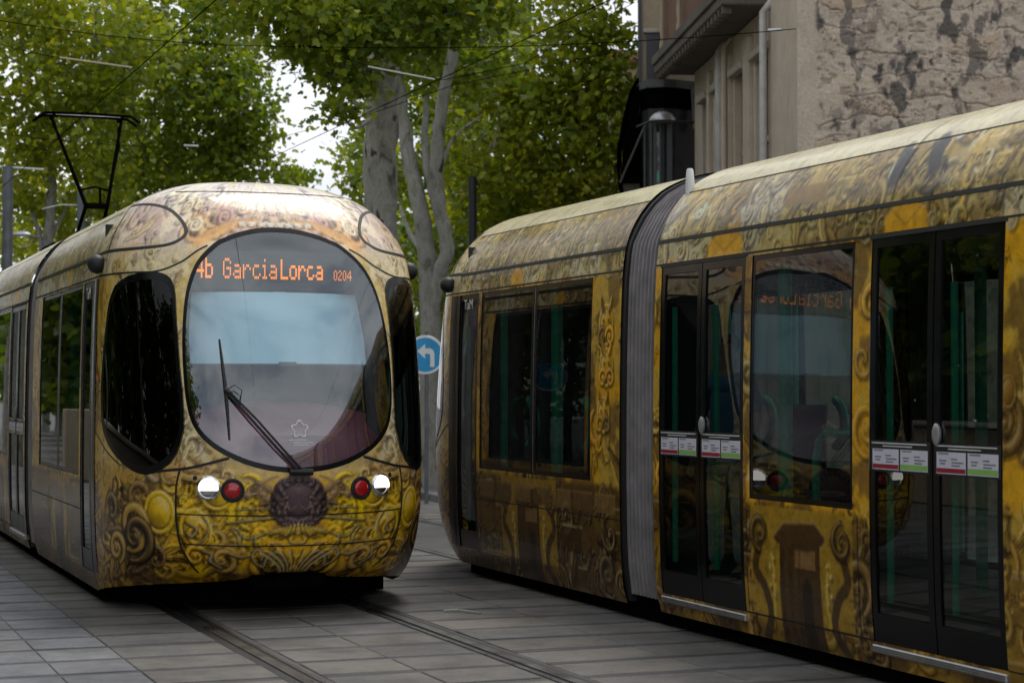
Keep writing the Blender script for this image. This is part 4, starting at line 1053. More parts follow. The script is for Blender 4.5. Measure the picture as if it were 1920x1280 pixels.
def pantograph(root):
    a = 10.35; b = MB().bbox(-.55,.55,-a-.5,-a+.5,3.44,3.56,.03).build('pantograph', M['under_black'], root)
    knee = (0, -a+1.05, 4.15); 
    f = MB()
    for s in (-1, 1):
        f.tube([(s*.16,-a-.35,3.56),(s*.13,-a+.55,4.02)], .024, 8)
        f.tube([(s*.13,-a+.55,4.02),(s*.44,-a-.30,5.20)], [.025,.019], 8)
    f.tube([(-.20,-a+.40,4.22),(0,-a+.42,4.27),(.20,-a+.40,4.22)], .014, 8); f.tube([(-.06,-a+.45,4.02),(-.06,-a+.42,4.26)], .016, 8)
    f.tube([(-.13,-a+.55,4.02),(.13,-a+.55,4.02)], .038, 8)
    f.tube([(-.13,-a+.5,4.05),(-.38,-a-.1,4.85),(-.40,-a-.28,5.12)], .014, 6)
    f.build('pantograph_arm', M['under_black'], b, True)
    h = MB()
    for dy in (-.14, .14): h.tube([(-.66,-a-.30+dy,5.17),(-.54,-a-.30+dy,5.25),(0,-a-.30+dy,5.262),(.54,-a-.30+dy,5.25),(.66,-a-.30+dy,5.17)], .017, 6)
    for x in (-.43,.43): h.tube([(x,-a-.46,5.22),(x,-a-.14,5.22)], .025, 6)
    h.build('collector_head', M['under_black'], b, True)
    MB().box(-.48,.48,-a-.46,-a-.42,5.268,5.278).build('carbon_strip', M['aluminium'], b)
    return b

tramA = build_tram()
tramB = copy_tree(tramA)
pantograph(tramA)
# aerial stub on the departing tram's roof
MB().lathe([(.034,3.16),(.034,3.28),(.026,3.37),(.018,3.385)], 14, Matrix.Translation((-1.04,-6.02,0))).build('roof_aerial', M['white_paint'], tramB, True)
tramA.location = ct(CL, TL); tramA.rotation_euler = (0, 0, ANG+PI)
tramB.location = ct(CR, TR); tramB.rotation_euler = (0, 0, ANG)
tag(tramA, 'gold scrollwork tram seen nose-on with lit headlights and an orange destination display', 'tram', 'trams passing on the boulevard')
tag(tramB, 'gold and brown tram seen from its side, door notices and grey gangway bellows in view', 'tram', 'trams passing on the boulevard')
# ------------------------------------------------------------------ stone house beside the departing tram
HD = Vector((-305/FPX, 1, 0)).normalized(); HS = Vector((HD.y, -HD.x, 0))     # along its street front, and along its bare flank
HC = Vector((3.73, 25.0, 0))
hs = empty('stone_house', HC); hs.rotation_euler = (0, 0, math.atan2(HD.y, HD.x)-PI/2)   # local: +y along the front, +x along the flank
tag(hs, 'old stone house with peeling plaster flank, pilastered front and balcony', 'house')
HT = 9.6
# flank wall: modelled relief of flaked plaster
xs = np.r_[np.linspace(0, 3.4, 230, endpoint=False), np.linspace(3.4, 7.2, 60)]; zs = np.r_[np.linspace(0, 4.0, 60, endpoint=False), np.linspace(4.0, 7.4, 230, endpoint=False), np.linspace(7.4, HT, 40)]
nx, nz = len(xs), len(zs); X, Z = np.meshgrid(xs, zs)
wpx = fbm(X*1.6, Z*1.6, 301)-.5; wpz = fbm(X*1.6, Z*1.6, 317)-.5
edgeL = sstep(.20, .30, X)      # smooth quoin strip at the corner
Lr = fbm(X*1.5+wpx*1.8, Z*2.0+wpz*2.0, 331, 7)*5; ter = np.floor(Lr); fr_ = Lr-ter; hsh = hash2(ter, ter*0+3, 77)
n_s = fbm(X*7, Z*9, 353, 5); n_m = fbm(X*3+wpx, Z*5+wpz, 357, 5)
peel = sstep(.40,.60,hsh*.6+n_m*.4)
lip = sstep(.06,.0,fr_)*.016
rel = (-.016*hsh + lip)*edgeL + (.030*(n_m-.5)+.022*(n_s-.5)+.014*(fbm(X*22, Z*26, 371, 4)-.5))*edgeL
crack = sstep(.035,.008,np.abs(fr_-.06))*.75*sstep(.46,.58,fbm(X*2.4+3, Z*2.4, 381))
hz_ = np.abs(((Z*3.3+wpz*1.6+.12*n_m) % 1.0)-.5); joint = sstep(.06, .012, hz_)*sstep(.42,.54,fbm(X*2.2, Z*3.2+8, 391)); crs_ = hash2(np.floor(Z*3.3+wpz*1.6+.12*n_m+.5), np.floor(X*1.4+hash2(np.floor(Z*3.3+wpz*1.6+.12*n_m+.5), Z*0+1, 5)*2), 55)
pits = sstep(.66,.72,fbm(X*10, Z*13, 397, 3))
st1 = fbm(X*3.2+wpx*2, Z*2.1+wpz, 401, 6); st2 = fbm(X*11, Z*6, 409, 5)
soot = sstep(.60,.69, st1*.72+st2*.28)*.80*sstep(.34,.62,st2)*1.25
soot = np.clip(np.maximum(np.maximum(np.maximum(soot, crack), joint*.55), pits*.30), 0, 1)*edgeL
rel = rel-.020*joint*edgeL-.018*pits*edgeL+.018*(crs_-.5)*edgeL; peel = np.clip(peel*.5+sstep(.5,.9,crs_)*.6, 0, 1)
for (cx, z0, z1, r, k) in ((1.42,4.9,6.1,.06,.9),(1.40,4.5,5.0,.10,.7),(1.98,6.4,7.4,.07,.95),(2.32,5.75,6.6,.10,.75),(2.42,4.6,5.2,.09,.8),(2.14,4.3,5.6,.05,.7),(.72,5.8,7.2,.05,.75),(1.0,6.3,7.1,.14,.5),(1.12,4.95,5.1,.16,.6),(.7,5.35,5.42,.25,.5),(1.88,5.1,5.3,.04,.6)):
    d = np.hypot((X-cx+.5*wpx)/(r*1.5), np.maximum(0, np.abs(Z-(z0+z1)/2)-(z1-z0)/2*.8)/.22); soot = np.maximum(soot, edgeL*k*sstep(1.0, .55, d+3.4*(fbm(X*9, Z*6, 431, 6)-.45)))
V = np.c_[X.ravel(), (-rel).ravel(), Z.ravel()]; me = mesh_np('flank_wall', V, grid_faces(nz, nx))
a_ = me.attributes.new('peel', 'FLOAT', 'POINT'); a_.data.foreach_set('value', np.clip(peel*edgeL*.8, 0, 1).ravel().astype(np.float32))
a_ = me.attributes.new('soot', 'FLOAT', 'POINT'); a_.data.foreach_set('value', soot.ravel().astype(np.float32))
link('flank_wall', me, M['peel'], hs, True)
# street front, with recessed windows between pilasters (local -x faces the street)
LF = 7.6
bays = [(1.75,2.75),(3.40,4.25),(5.10,5.85),(6.30,6.95)]
core = MB(); core.box(.25, 7.2, .10, LF, 0, HT); core.build('wall_core', M['limestone_grey'], hs)
prev = .0
for i, (y0, y1) in enumerate(bays+[(LF, LF)]):
    MB().bbox(0 if i == 0 else .02, .27, max(prev, .012) , y0, 0, 7.15, .015).build('pier', M['limestone'], hs)
    if i > 0 and y0 < LF: MB().bbox(-.05, .03, prev+.12, y0-.12, 0, 6.9, .015).build('pilaster', M['limestone'], hs)
    prev = y1
for (y0, y1) in bays:
    MB().bbox(.03, .27, y0, y1, 6.62, 7.15, .01).build('lintel', M['limestone'], hs)
    MB().bbox(-.08, .05, y0-.06, y1+.06, 6.50, 6.62, .015).build('window_cornice', M['limestone_grey'], hs)
    wd = MB().box(.16, .20, y0+.02, y1-.02, 3.9, 6.48).build('window', M['glass_house'], hs)
    fr = MB()
    for (a, b, c_, d) in ((y0, y0+.06, 3.9, 6.5), (y1-.06, y1, 3.9, 6.5), ((y0+y1)/2-.03, (y0+y1)/2+.03, 3.9, 6.5), (y0, y1, 5.3, 5.37)): fr.box(.12, .21, a, b, c_, d)
    fr.build('frame', M['limestone_grey'], wd)
    MB().bbox(-.05, .27, y0, y1, 3.75, 3.9, .01).build('sill', M['limestone'], wd)
    MB().box(.06, .26, y0, y1, 0, 3.75).build('apron_wall', M['limestone_grey'], hs)
# corner strip pipes
for (y, r, mt) in ((1.62,.055,'white_pipe'),(4.78,.07,'white_pipe'),(4.42,.045,'limestone')):
    MB().tube([(-.10,y,.1),(-.10,y,7.0),(.02,y,7.14)], r, 10).build('downpipe', M[mt], hs, True)
# balcony slab and its carved edge, rust-coloured parapet, balusters
bs = MB().bbox(-.62, .30, 1.9, LF+.35, 7.15, 7.38, .02).build('balcony', M['stone_soot'], hs)
MB().bbox(-.66, -.60, 1.85, LF+.4, 7.30, 7.46, .015).build('balcony_moulding', M['stone_soot'], bs)
for k in range(22):
    y = 2.0+k*.27; MB().bbox(-.60, -.46, y, y+.09, 7.04, 7.16, .012).build('dentil', M['stone_soot'], bs)
MB().box(-.52, -.46, 2.0, LF+.2, 7.46, 8.5).build('parapet_panel', M['rust_panel'], bs)
for y in (5.55, 7.2):
    MB().lathe([(.05,7.46),(.05,7.55),(.028,7.62),(.045,7.8),(.028,8.0),(.05,8.3)], 12, Matrix.Translation((-.60, y, 0))).build('baluster', M['stone_warm'], bs, True)
MB().box(.02, .26, .012, LF, 7.15, HT).build('upper_wall', M['limestone'], hs)
MB().bbox(-.25, 7.4, -.25, LF+.2, HT, HT+.25, .05).build('roof_cornice', M['limestone'], hs)
MB().add([(-.3,-.3,HT+.25),(7.4,-.3,HT+.25),(7.4,LF+.2,HT+.25),(-.3,LF+.2,HT+.25),(3.5,3,HT+1.9),(3.5,5,HT+1.9)], [(0,1,4),(1,2,5,4),(2,3,5),(3,0,4,5),(3,2,1,0)]).build('roof', M['roof_tile'], hs)

# ------------------------------------------------------------------ corner house with the slate-painted shopfront
p0 = at(1200, 730, 33.6); p1 = at(1306, 730, 33.6)
sh = empty('corner_house', (p0.x, 33.6, 0)); sh.rotation_euler = (0, 0, -math.atan(.074))
tag(sh, 'tall pale stone corner house with a slate-painted bow front below', 'house')
Wd = p1.x-p0.x
MB().box(0, Wd+3, .35, 9, 0, 12).build('wall', M['stone_warm'], sh)
MB().tube([(.52,.28,7.4),(.52,.28,12)], .035, 10).build('downpipe', M['galv'], sh, True)
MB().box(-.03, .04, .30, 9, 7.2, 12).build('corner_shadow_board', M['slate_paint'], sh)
uw = MB().box(.12, .44, .25, .34, 7.15, 8.05).build('upper_window', M['slate_paint'], sh)
MB().bbox(.07, .50, .20, .33, 8.05, 8.12, .01).build('lintel', M['limestone_grey'], uw)
# bow front: fascia, ledge, panelled pillar, glazed strip
bw = MB(); n = 10; 
pts = [(.0,.34),(.05,-.1),(.16,-.34),(.42,-.40),(.62,-.30),(.95,-.05),(.95,.34)]
bow = MB().prism(pts, 0, 6.62).build('bow_front', M['slate_paint'], sh)
MB().prism([(-.05,.36),(.0,-.14),(.13,-.42),(.43,-.48),(.64,-.38),(.99,-.1),(.99,.36)], 6.98, 7.12).build('ledge', M['slate_light'], bow)
MB().prism([(.01,.35),(.06,-.09),(.17,-.33),(.42,-.39),(.62,-.29),(.94,-.04),(.94,.35)], 6.62, 6.98).build('fascia', M['under_black'], bow)
for (x, y, mt, w_) in ((.20,-.365,'slate_light',.018),(.27,-.385,'slate_paint',.03),(.36,-.395,'slate_light',.016),(.09,-.22,'slate_light',.016),(.52,-.36,'slate_paint',.05)):
    MB().bbox(x-w_, x+w_, y-.03, y+.03, .1, 6.35, .006).build('mullion', M[mt], bow)
MB().add([(.285,-.405,.6),(.345,-.405,.6),(.345,-.405,6.2),(.285,-.405,6.2)], [(0,1,2,3)]).build('glass_strip', M['glass_house'], bow)
for k in range(9):  # irregular patches paint a mottled reflection onto the glass strip
    z = 4.1+k*.22; q = [( .315+.026*math.cos(a)*(1+.3*math.sin(3*a+k)), z+.09*math.sin(a)*(1+.25*math.cos(2*a+k*2))) for a in np.linspace(0, 2*PI, 14, endpoint=False)]
    MB().add([(x, -.409, zz_) for x, zz_ in q], [tuple(range(14))]).build('mottled_reflection', M['slate_light'] if k % 3 else M['teal'], bow)
MB().lathe([(.24,0),(.23,.05),(.17,.12),(.08,.165),(.01,.175)], 20, Matrix.Translation((.40,-.62,6.36))).build('porch_cap', M['aluminium'], sh, True)
MB().tube([(.62,-.62,6.36),(1.0,-.58,6.34)], .025, 8).build('porch_bar', M['slate_paint'], sh)
MB().tube([(.18,-.62,6.36),(-.05,-.55,6.28)], .02, 8).build('porch_bar', M['slate_paint'], sh)
MB().tube([(.93,-.16,7.0),(.96,-.2,6.4)], .045, 8).build('lead_pipe', M['galv'], sh, True)
MB().bbox(.93, 1.02, -.24, -.14, 6.28, 6.42, .01).build('yellow_box', simple('yellow_box', (.40,.25,.06), .6), sh)
# folded black balcony with drop screen at its left edge
bc = MB().bbox(-.38, .02, -.2, 1.6, 5.35, 5.47, .02).build('side_balcony', M['under_black'], sh)
MB().prism([(-.30,5.47),(-.30,6.0),(-.20,6.6),(-.08,7.0),(.0,7.1),(.0,5.47)], -.05, 1.5, Matrix(((1,0,0,0),(0,0,1,0),(0,1,0,0),(0,0,0,1)))).build('shade_screen', M['under_black'], bc)
for k in range(13):
    y = -.17+k*.135; MB().tube([(-.34,y,5.45),(-.39,y,5.62),(-.37,y,6.0),(-.28,y,6.5),(-.16,y,6.95),(-.02,y,7.2)], .016, 5).build('iron_bar', M['under_black'], bc, True)
for x_ in (-.28, -.18, -.08): MB().tube([(x_-.02,-.18,5.45),(x_-.05,-.20,5.8),(x_,-.18,6.3),(x_+.04,-.17,6.7)], .014, 5).build('iron_bar', M['under_black'], bc, True)
MB().tube([(-.38,-.18,5.95),(-.38,1.5,5.95)], .02, 6).build('rail', M['under_black'], bc)
MB().tube([(-.34,-.22,5.35),(.08,-.30,6.3)], .02, 6).build('brace', M['stone_soot'], bc)
MB().prism([(-.30,5.35),(.0,5.35),(.0,4.7),(-.12,4.85)], -.1, 1.4, Matrix(((1,0,0,0),(0,0,1,0),(0,1,0,0),(0,0,0,1)))).build('corbel', M['stone_soot'], bc)

# ------------------------------------------------------------------ farther house with balustrade, behind the trees
q0 = at(1128, 730, 47)
fh = empty('far_house', (q0.x, 47, 0)); tag(fh, 'pale distant house with a white balustrade half hidden by leaves', 'house')
MB().box(0, 6, .3, 9, 0, 9.8).build('wall', M['stone_warm'], fh)
bl_ = MB().bbox(-.1, 1.2, -.5, .35, 6.62, 6.82, .02).build('balcony', M['limestone'], fh)
for k in range(9): MB().lathe([(.03,6.82),(.055,6.95),(.03,7.1),(.05,7.3)], 8, Matrix.Translation((.0+k*.125,-.42,0))).build('baluster', M['white_paint'], bl_, True)
MB().bbox(-.1, 1.15, -.47, -.36, 7.3, 7.40, .015).build('handrail', M['white_paint'], bl_)
for (x, z) in ((.25,7.1),(1.6,7.1),(.25,3.4),(1.6,3.4)):
    wn_ = MB().box(x, x+.8, .26, .33, z, z+2.0).build('window', M['glass_house'], fh); MB().bbox(x-.08, x+.88, .2, .32, z+2.0, z+2.15, .02).build('lintel', M['limestone'], wn_)
MB().bbox(-.2, 6.2, .0, 9.2, 9.8, 10.1, .05).build('roof', M['roof_tile'], fh)

# ------------------------------------------------------------------ plane trees
LEAF = np.array([(0,-.44),(.30,-.34),(.56,-.04),(.26,.08),(.28,.36),(0,.62),(-.28,.36),(-.26,.08),(-.56,-.04),(-.30,-.34)])
def leaf_mesh(name, C, size, seed):
    r = np.random.default_rng(seed); n = len(C)
    nrm = np.c_[r.normal(0,.55,n), r.normal(0,.55,n)-.25, r.normal(.45,.5,n)]; nrm /= np.linalg.norm(nrm, axis=1, keepdims=True)+1e-9
    t = np.c_[r.normal(0,1,n), r.normal(0,1,n), r.normal(-.5,.6,n)]; t -= nrm*np.sum(t*nrm, 1, keepdims=True); t /= np.linalg.norm(t, axis=1, keepdims=True)+1e-9
    b = np.cross(nrm, t); sz = size*r.uniform(.6, 1.3, n)
    L = LEAF; k = len(L); curl = r.uniform(.05,.35,n)
    V = C[:,None,:] + (b[:,None,:]*L[None,:,0,None] + t[:,None,:]*L[None,:,1,None])*sz[:,None,None] - nrm[:,None,:]*(np.abs(L[None,:,0])**1.5*curl[:,None]*1.2 + np.clip(L[None,:,1],0,1)**2*curl[:,None])[...,None]*sz[:,None,None]
    F = np.arange(n*k).reshape(n, k)
    return mesh_np(name, V.reshape(-1, 3), F)
def clumps(blobs, seed, per, rc):
    """leaf positions: each ellipsoid (centre, radii, count of clumps) is filled with ragged clumps"""
    r = np.random.default_rng(seed); out = []
    for (c, rad, n) in blobs:
        d = r.normal(0,1,(n,3)); d /= np.linalg.norm(d, axis=1, keepdims=True); q = r.uniform(.25, 1.0, n)**.45
        cc = np.array(c)+d*q[:,None]*np.array(rad)
        for p in cc:
            m = int(per*r.uniform(.4,1.5)); rr = rc*r.uniform(.6,1.4)
            s = r.normal(0,1,(m,3))*np.array([rr*.62, rr*.62, rr*.36]); s[:,2] -= .25*np.hypot(s[:,0], s[:,1])**1.3
            out.append(p+s)
    return np.vstack(out)
def plane_tree(name, label, stems, limbs, blobs, mat, seed, per=34, rc=.55, size=.20, group='plane trees along the boulevard'):
    base = stems[0][0][0]; root = empty(name, (base.x, base.y, 0)); inv = Vector((base.x, base.y, 0))
    tr = MB()
    for pts, rad in stems:
        pp = smooth_line([tuple(p-inv) for p in pts], 5); rr = np.interp(np.linspace(0,1,len(pp)), np.linspace(0,1,len(rad)), rad)
        k = np.random.default_rng(seed+3); pp = [(x+k.normal(0,.012), y+k.normal(0,.012), z) for x, y, z in pp]
        tr.tube(pp, [float(x)*(1+.05*math.sin(i*2.1)) for i, x in enumerate(rr)], 14)
    tr.build('trunk', M['bark'], root, True)
    for pts, rad in limbs:
        pp = smooth_line([tuple(p-inv) for p in pts], 5); rr = np.interp(np.linspace(0,1,len(pp)), np.linspace(0,1,len(rad)), rad)
        MB().tube(pp, [float(x) for x in rr], 8).build('limb', M['bark'], root, True)
    C = clumps([((np.array(c)-np.array(inv)), rad, n) for c, rad, n in blobs], seed, per, rc)
    # twigs into the crown
    link('crown', leaf_mesh('crown', C, size, seed+1), M[mat], root)
    r = np.random.default_rng(seed+9); tw_ = MB()
    for (c, rad, n) in blobs:
        c0 = np.array(c)-np.array(inv)
        for k in range(max(3, n//14)):
            d = r.normal(0,1,3); d /= np.linalg.norm(d); e = c0+d*np.array(rad)*.8; m_ = c0*.5+e*.5+r.normal(0,.15,3); m_[2] -= .1
            tw_.tube([tuple(c0), tuple(m_), tuple(e)], [.035,.022,.008], 5, False)
    b = tw_.build('branches', M['bark'], root, True); b['kind'] = 'stuff'
    tag(root, label, 'tree', group); return root
def B(px, py, Y, rx, ry, rz, n): return (tuple(at(px, py, Y)), (rx, ry, rz), n)
def G(px, Y, z=-.1): p = at(px, 730, Y); return Vector((p.x, Y, z))

# great trunk with overhanging dark boughs
T1 = plane_tree('plane_tree', 'thick pale plane trunk rising straight behind the golden nose, dark boughs overhead',
  [([G(742,31.5), at(728,700,31.5), at(716,450,31.5), at(714,250,31.4), at(722,120,31.2), at(742,-60,31), at(760,-300,30.8)], [.32,.29,.28,.275,.26,.22,.15])],
  [([at(716,170,31.4), at(640,60,29), at(560,-40,27)], [.13,.09,.05]), ([at(722,200,31.4), at(668,240,30.4), at(630,200,29.2)], [.05,.03,.015]), ([at(735,60,31), at(800,-60,29.5), at(860,-160,28)], [.13,.09,.06])],
  [B(470,-10,27,.9,1.0,.40,34), B(590,40,27.5,.75,.9,.62,48), B(545,90,28,.40,.7,.26,6), B(655,120,28.5,.45,.7,.42,26), B(740,30,28.5,.95,1.0,.62,60), B(648,205,29.5,.2,.4,.2,5), B(870,20,28.5,.9,1.0,.45,44), B(640,-140,28,2.2,1.8,.8,90), B(820,-160,28,2.2,1.8,.8,80), B(650,-480,29,4.0,3.0,1.2,40)],
  'leaf', 21, 32, .28, .125)
# three-stemmed plane
T2 = plane_tree('plane_tree', 'slim mottled plane dividing into three leaning stems behind the blue arrow sign',
  [([G(806,33), at(806,760,33), at(806,600,33), at(800,480,33), at(790,400,33), at(768,300,33.2), at(752,190,33.4), at(735,60,33.6)], [.20,.18,.17,.16,.145,.13,.11,.07]),
   ([at(806,600,33), at(822,520,32.9), at(838,465,32.8), at(822,380,32.8), at(820,280,32.7), at(832,180,32.6), at(858,60,32.4), at(876,-40,32.2)], [.13,.13,.125,.12,.115,.105,.09,.06]),
   ([at(826,420,32.8), at(806,340,33), at(796,270,33.3), at(800,180,33.6)], [.08,.075,.07,.045])],
  [([at(822,330,32.8), at(850,260,33), at(905,215,34)], [.04,.025,.012]), ([at(800,480,33), at(770,440,33.6), at(748,380,34.2)], [.06,.045,.02])],
  [B(800,90,34,1.1,1.2,.6,44), B(760,-20,33,1.3,1.4,.6,44), B(880,110,34.5,1.0,1.2,.6,44), B(700,330,36,.5,.8,.7,24), B(780,560,38,1.0,1.0,1.0,40)],
  'leaf', 31, 26, .42, .135)
# bright planes behind the departing tram
T3 = plane_tree('plane_tree', 'bushy yellow-green plane filling the space beside the corner house',
  [([G(960,40), at(958,600,40), at(962,350,40), at(980,150,40), at(990,-100,40)], [.24,.21,.18,.15,.09])],
  [([at(962,350,40), at(1040,250,39), at(1090,170,38)], [.08,.05,.02]), ([at(962,320,40), at(900,250,39.5), at(870,180,39)], [.07,.05,.02]), ([at(1000,215,38.2), at(960,160,38.6),at(940,150,39)], [.03,.02,.01])],
  [B(940,240,38.5,1.5,1.1,1.5,120), B(1060,270,38.5,1.5,1.1,1.5,130), B(1000,110,38.5,1.7,1.2,1.3,120), B(1120,130,38.5,.85,1.1,1.5,80), B(1110,330,39,.75,1,.8,46), B(900,370,39.5,1.0,1,.8,50), B(1000,400,40,1.4,1,.7,56), B(1030,-60,39,2.2,1.6,1.1,100), B(1000,-300,40,3.0,2,1.2,40)],
  'leaf_warm', 41, 25, .44, .135)
T3b = plane_tree('plane_tree', 'leafy plane standing between the three-stemmed plane and the bushy yellow-green one',
  [([G(868,46), at(866,600,46), at(868,400,46), at(880,200,46), at(890,0,46)], [.22,.2,.18,.15,.1])],
  [([at(868,400,46), at(820,300,45), at(790,240,45)], [.07,.05,.02])],
  [B(840,330,45,1.3,1.2,1.2,80), B(900,200,45,1.8,1.4,1.8,110), B(830,500,46,1.4,1,1.0,60), B(690,290,45,.50,1,.75,30), B(675,345,45,.24,.8,.36,8), B(790,150,46,1.6,1.4,1.6,80), B(900,460,46,1.8,1,.8,60)],
  'leaf', 51, 25, .48, .145)
# left-hand planes
T4 = plane_tree('plane_tree', 'tall green plane with a slim forked trunk seen beside the pantograph',
  [([G(80,40), at(84,600,40), at(92,440,40), at(97,330,40), at(92,200,40.2), at(84,60,40.4), at(80,-100,40.5)], [.13,.12,.11,.10,.09,.07,.05])],
  [([at(82,480,40), at(68,420,40.2), at(52,380,40.4)], [.06,.045,.02]), ([at(84,470,40), at(110,420,40.2), at(128,380,40.4)], [.05,.04,.015]), ([at(95,300,40), at(120,250,39.8), at(150,180,39.5)], [.05,.035,.015]), ([at(97,360,40), at(84,300,40.4), at(90,250,40.6)], [.04,.03,.01])],
  [B(60,130,39,1.6,1.3,1.7,130), B(180,70,39,1.5,1.3,1.4,120), B(150,250,39.5,1.3,1.1,1.1,86), B(30,330,40.5,.9,1,.8,40), B(170,400,41,1.2,1,.7,44), B(20,-40,39,1.6,1.5,.9,70), B(100,-250,40,3.0,2,1.2,40), B(60,460,42,1.0,1,.7,30)],
  'leaf_warm', 61, 23, .42, .130)
T5 = plane_tree('plane_tree', 'broad green plane with a ragged edge against the pale gap of sky',
  [([G(330,43), at(330,600,43), at(325,400,43), at(318,250,43), at(310,50,43), at(300,-150,43)], [.2,.18,.15,.13,.1,.06])],
  [([at(325,380,43), at(400,280,42.5), at(450,220,42)], [.06,.04,.02]), ([at(322,330,43), at(260,260,42.6), at(235,60,42), at(250,-20,41.5)], [.06,.06,.05,.03])],
  [B(300,170,42,1.9,1.3,1.6,150), B(410,180,42,1.3,1.2,1.25,100), B(452,258,42.5,.70,1,.80,46), B(350,310,42.5,1.6,1.2,.75,76), B(440,80,42.5,.75,1,.9,52), B(300,20,42,1.5,1.4,.95,84), B(490,335,43,.65,.8,.35,22), B(240,330,43,1.2,1,.8,44), B(250,-180,42,2.5,2,1.2,36), B(550,330,44,.45,.6,.20,10)],
  'leaf', 71, 22, .44, .138)
T6 = plane_tree('plane_tree', 'farther green plane behind the pantograph mast, showing only through its neighbours',
  [([G(200,56), at(200,500,56), at(205,300,56), at(215,100,56), at(220,-100,56)], [.25,.22,.2,.16,.1])],
  [([at(205,300,56), at(150,200,55.5), at(120,120,55)], [.08,.05,.02])],
  [B(120,280,55,2.6,2,2.0,110), B(300,260,55,2.6,2,1.9,110), B(220,420,56,3.6,2,1.2,110), B(60,400,55,1.8,2,1.4,60), B(420,380,56,1.7,2,.9,50), B(160,100,55,3,2,1.9,90)],
  'leaf_warm', 81, 15, .60, .18)
T7 = plane_tree('plane_tree', 'distant green plane closing the view low behind the three-stemmed plane',
  [([G(840,62), at(840,600,62), at(842,400,62), at(845,200,62)], [.25,.22,.2,.15])],
  [([at(842,400,62), at(900,330,61), at(950,300,61)], [.08,.05,.02])],
  [B(800,560,60,2.2,2,2.2,90), B(920,480,60,2.5,2,2.0,80), B(860,680,60,3,2,1.6,80), B(1100,420,60,3,2,1.8,80), B(790,440,60,.8,1.5,1.5,30)],
  'leaf', 91, 22, .7, .23)

# ------------------------------------------------------------------ poles, lamps, wires, sign
def pole(name, label, px, Y, top, r, mat, arms=()):
    b = G(px, Y, 0); ro = empty(name, b); tag(ro, label, 'pole', 'catenary masts')
    MB().tube([(0,0,0),(0,0,top)], [r, r*.92], 14).build('mast', M[mat], ro, True)
    MB().lathe([(r*1.9,0),(r*1.9,.05),(r*1.2,.09)], 14).build('base_plate', M[mat], ro)
    for (pts, rr, mt) in arms: MB().tube(pts, rr, 8).build('arm', M[mt], ro, True)
    return ro
pole('catenary_mast', 'grey steel mast with a short bracket arm by the slim forked plane', 12, 35, at(12,312,35).z, .105, 'galv', [([(-.6,0,at(0,312,35).z+.02),(.66,0,at(80,318,35).z)], .018, 'white_paint')])
pole('catenary_mast', 'slim grey mast standing under the pantograph', 150, 37, at(150,362,37).z, .085, 'galv', [([(-.75,0,at(90,392,37).z),(-.4,0,at(108,384,37).z),(.0,0,at(128,385,37).z)], .014, 'white_paint')])
pole('catenary_mast', 'dark blue-grey mast among leaves behind the departing tram', 886, 37.5, at(886,332,37.5).z, .085, 'dark_pole')
sl_ = empty('street_lamp', G(44, 36, 0)); tag(sl_, 'flat pale lamp head on a thin post among the trees', 'street lamp')
zt = at(40,440,36).z
MB().tube([(.28,.3,0),(.28,.3,zt-.05),(.0,.1,zt)], .03, 8).build('post', M['galv'], sl_, True)
MB().lathe([(.20,-.03),(.21,0),(.14,.05),(.03,.075)], 16, Matrix.Translation((-.05,0,zt)) @ Matrix.Diagonal((1,.5,1,1))).build('lamp_head', M['aluminium'], sl_, True)

def wire(name, label, pts, r, mat='under_black', cat='wire', group='overhead wires', beads=()):
    o = MB().tube(pts, r, 6).build(name, M[mat], None, True); tag(o, label, cat, group)
    for (p, q, rr, mt) in beads: MB().tube([p, q], rr, 8).build('insulator', M[mt], o, True)
    return o
def sag(p, q, s=.15, n=10): return [p.lerp(q, k/n)-Vector((0,0,s*4*(k/n)*(1-k/n))) for k in range(n+1)]
wire('contact_wire', 'black contact wire running over the approaching tram to its pantograph', [ct(CL,-5,5.29), ct(CL,60,5.29)], .0055)
wire('contact_wire', 'black contact wire running over the departing tram', [ct(CR,-5,5.45), ct(CR,60,5.40)], .0055)
wire('span_wire', 'long thin span wire crossing the boulevard to the stone house corner', sag(at(-60,28,27), at(590,88,27), .12)+sag(at(590,88,27), at(1499,54,25.05), .10)[1:], .006, beads=[(at(560,87,27), at(602,89,27), .018, 'under_black'), (at(1440,57,25.2), at(1465,56,25.15), .02, 'white_paint')])
wire('span_wire', 'lower thin span wire with pale insulator rod left of the great trunk', sag(at(-60,60,28), at(110,108,28), .05)+[at(250,127,28)], .0055, beads=[(at(112,108,28), at(248,127,28), .012, 'limestone')])
wire('span_wire', 'thin span wire with pale insulator rod crossing the great trunk', [at(590,88,27.2), at(690,125,27.2), at(832,150,27.4), at(980,120,29), at(1190,5,31)], .0055, beads=[(at(690,125,27.15), at(815,149,27.3), .012, 'white_paint')])
wire('span_wire', 'faint span wire behind the masts, low over the far trees', sag(at(-40,245,38), at(330,278,38), .05)+[at(470,274,38), at(590,240,40)], .0055, beads=[(at(345,273,38), at(372,274,38), .02, 'white_paint')])
wire('span_wire', 'faint wire rising past the three stems towards the corner house', [at(690,215,30), at(850,160,32), at(1195,90,34)], .006)
za = at(345,316,44).z
pole('catenary_mast', 'grey mast with a pale cranked arm, mostly hidden in the broad plane', 338, 44, za+.1, .07, 'galv', [([(.0,0,za-.06),(.12,0,za-.06),(.34,0,za+.05),(1.30,0,za-.05)], .016, 'white_paint')])

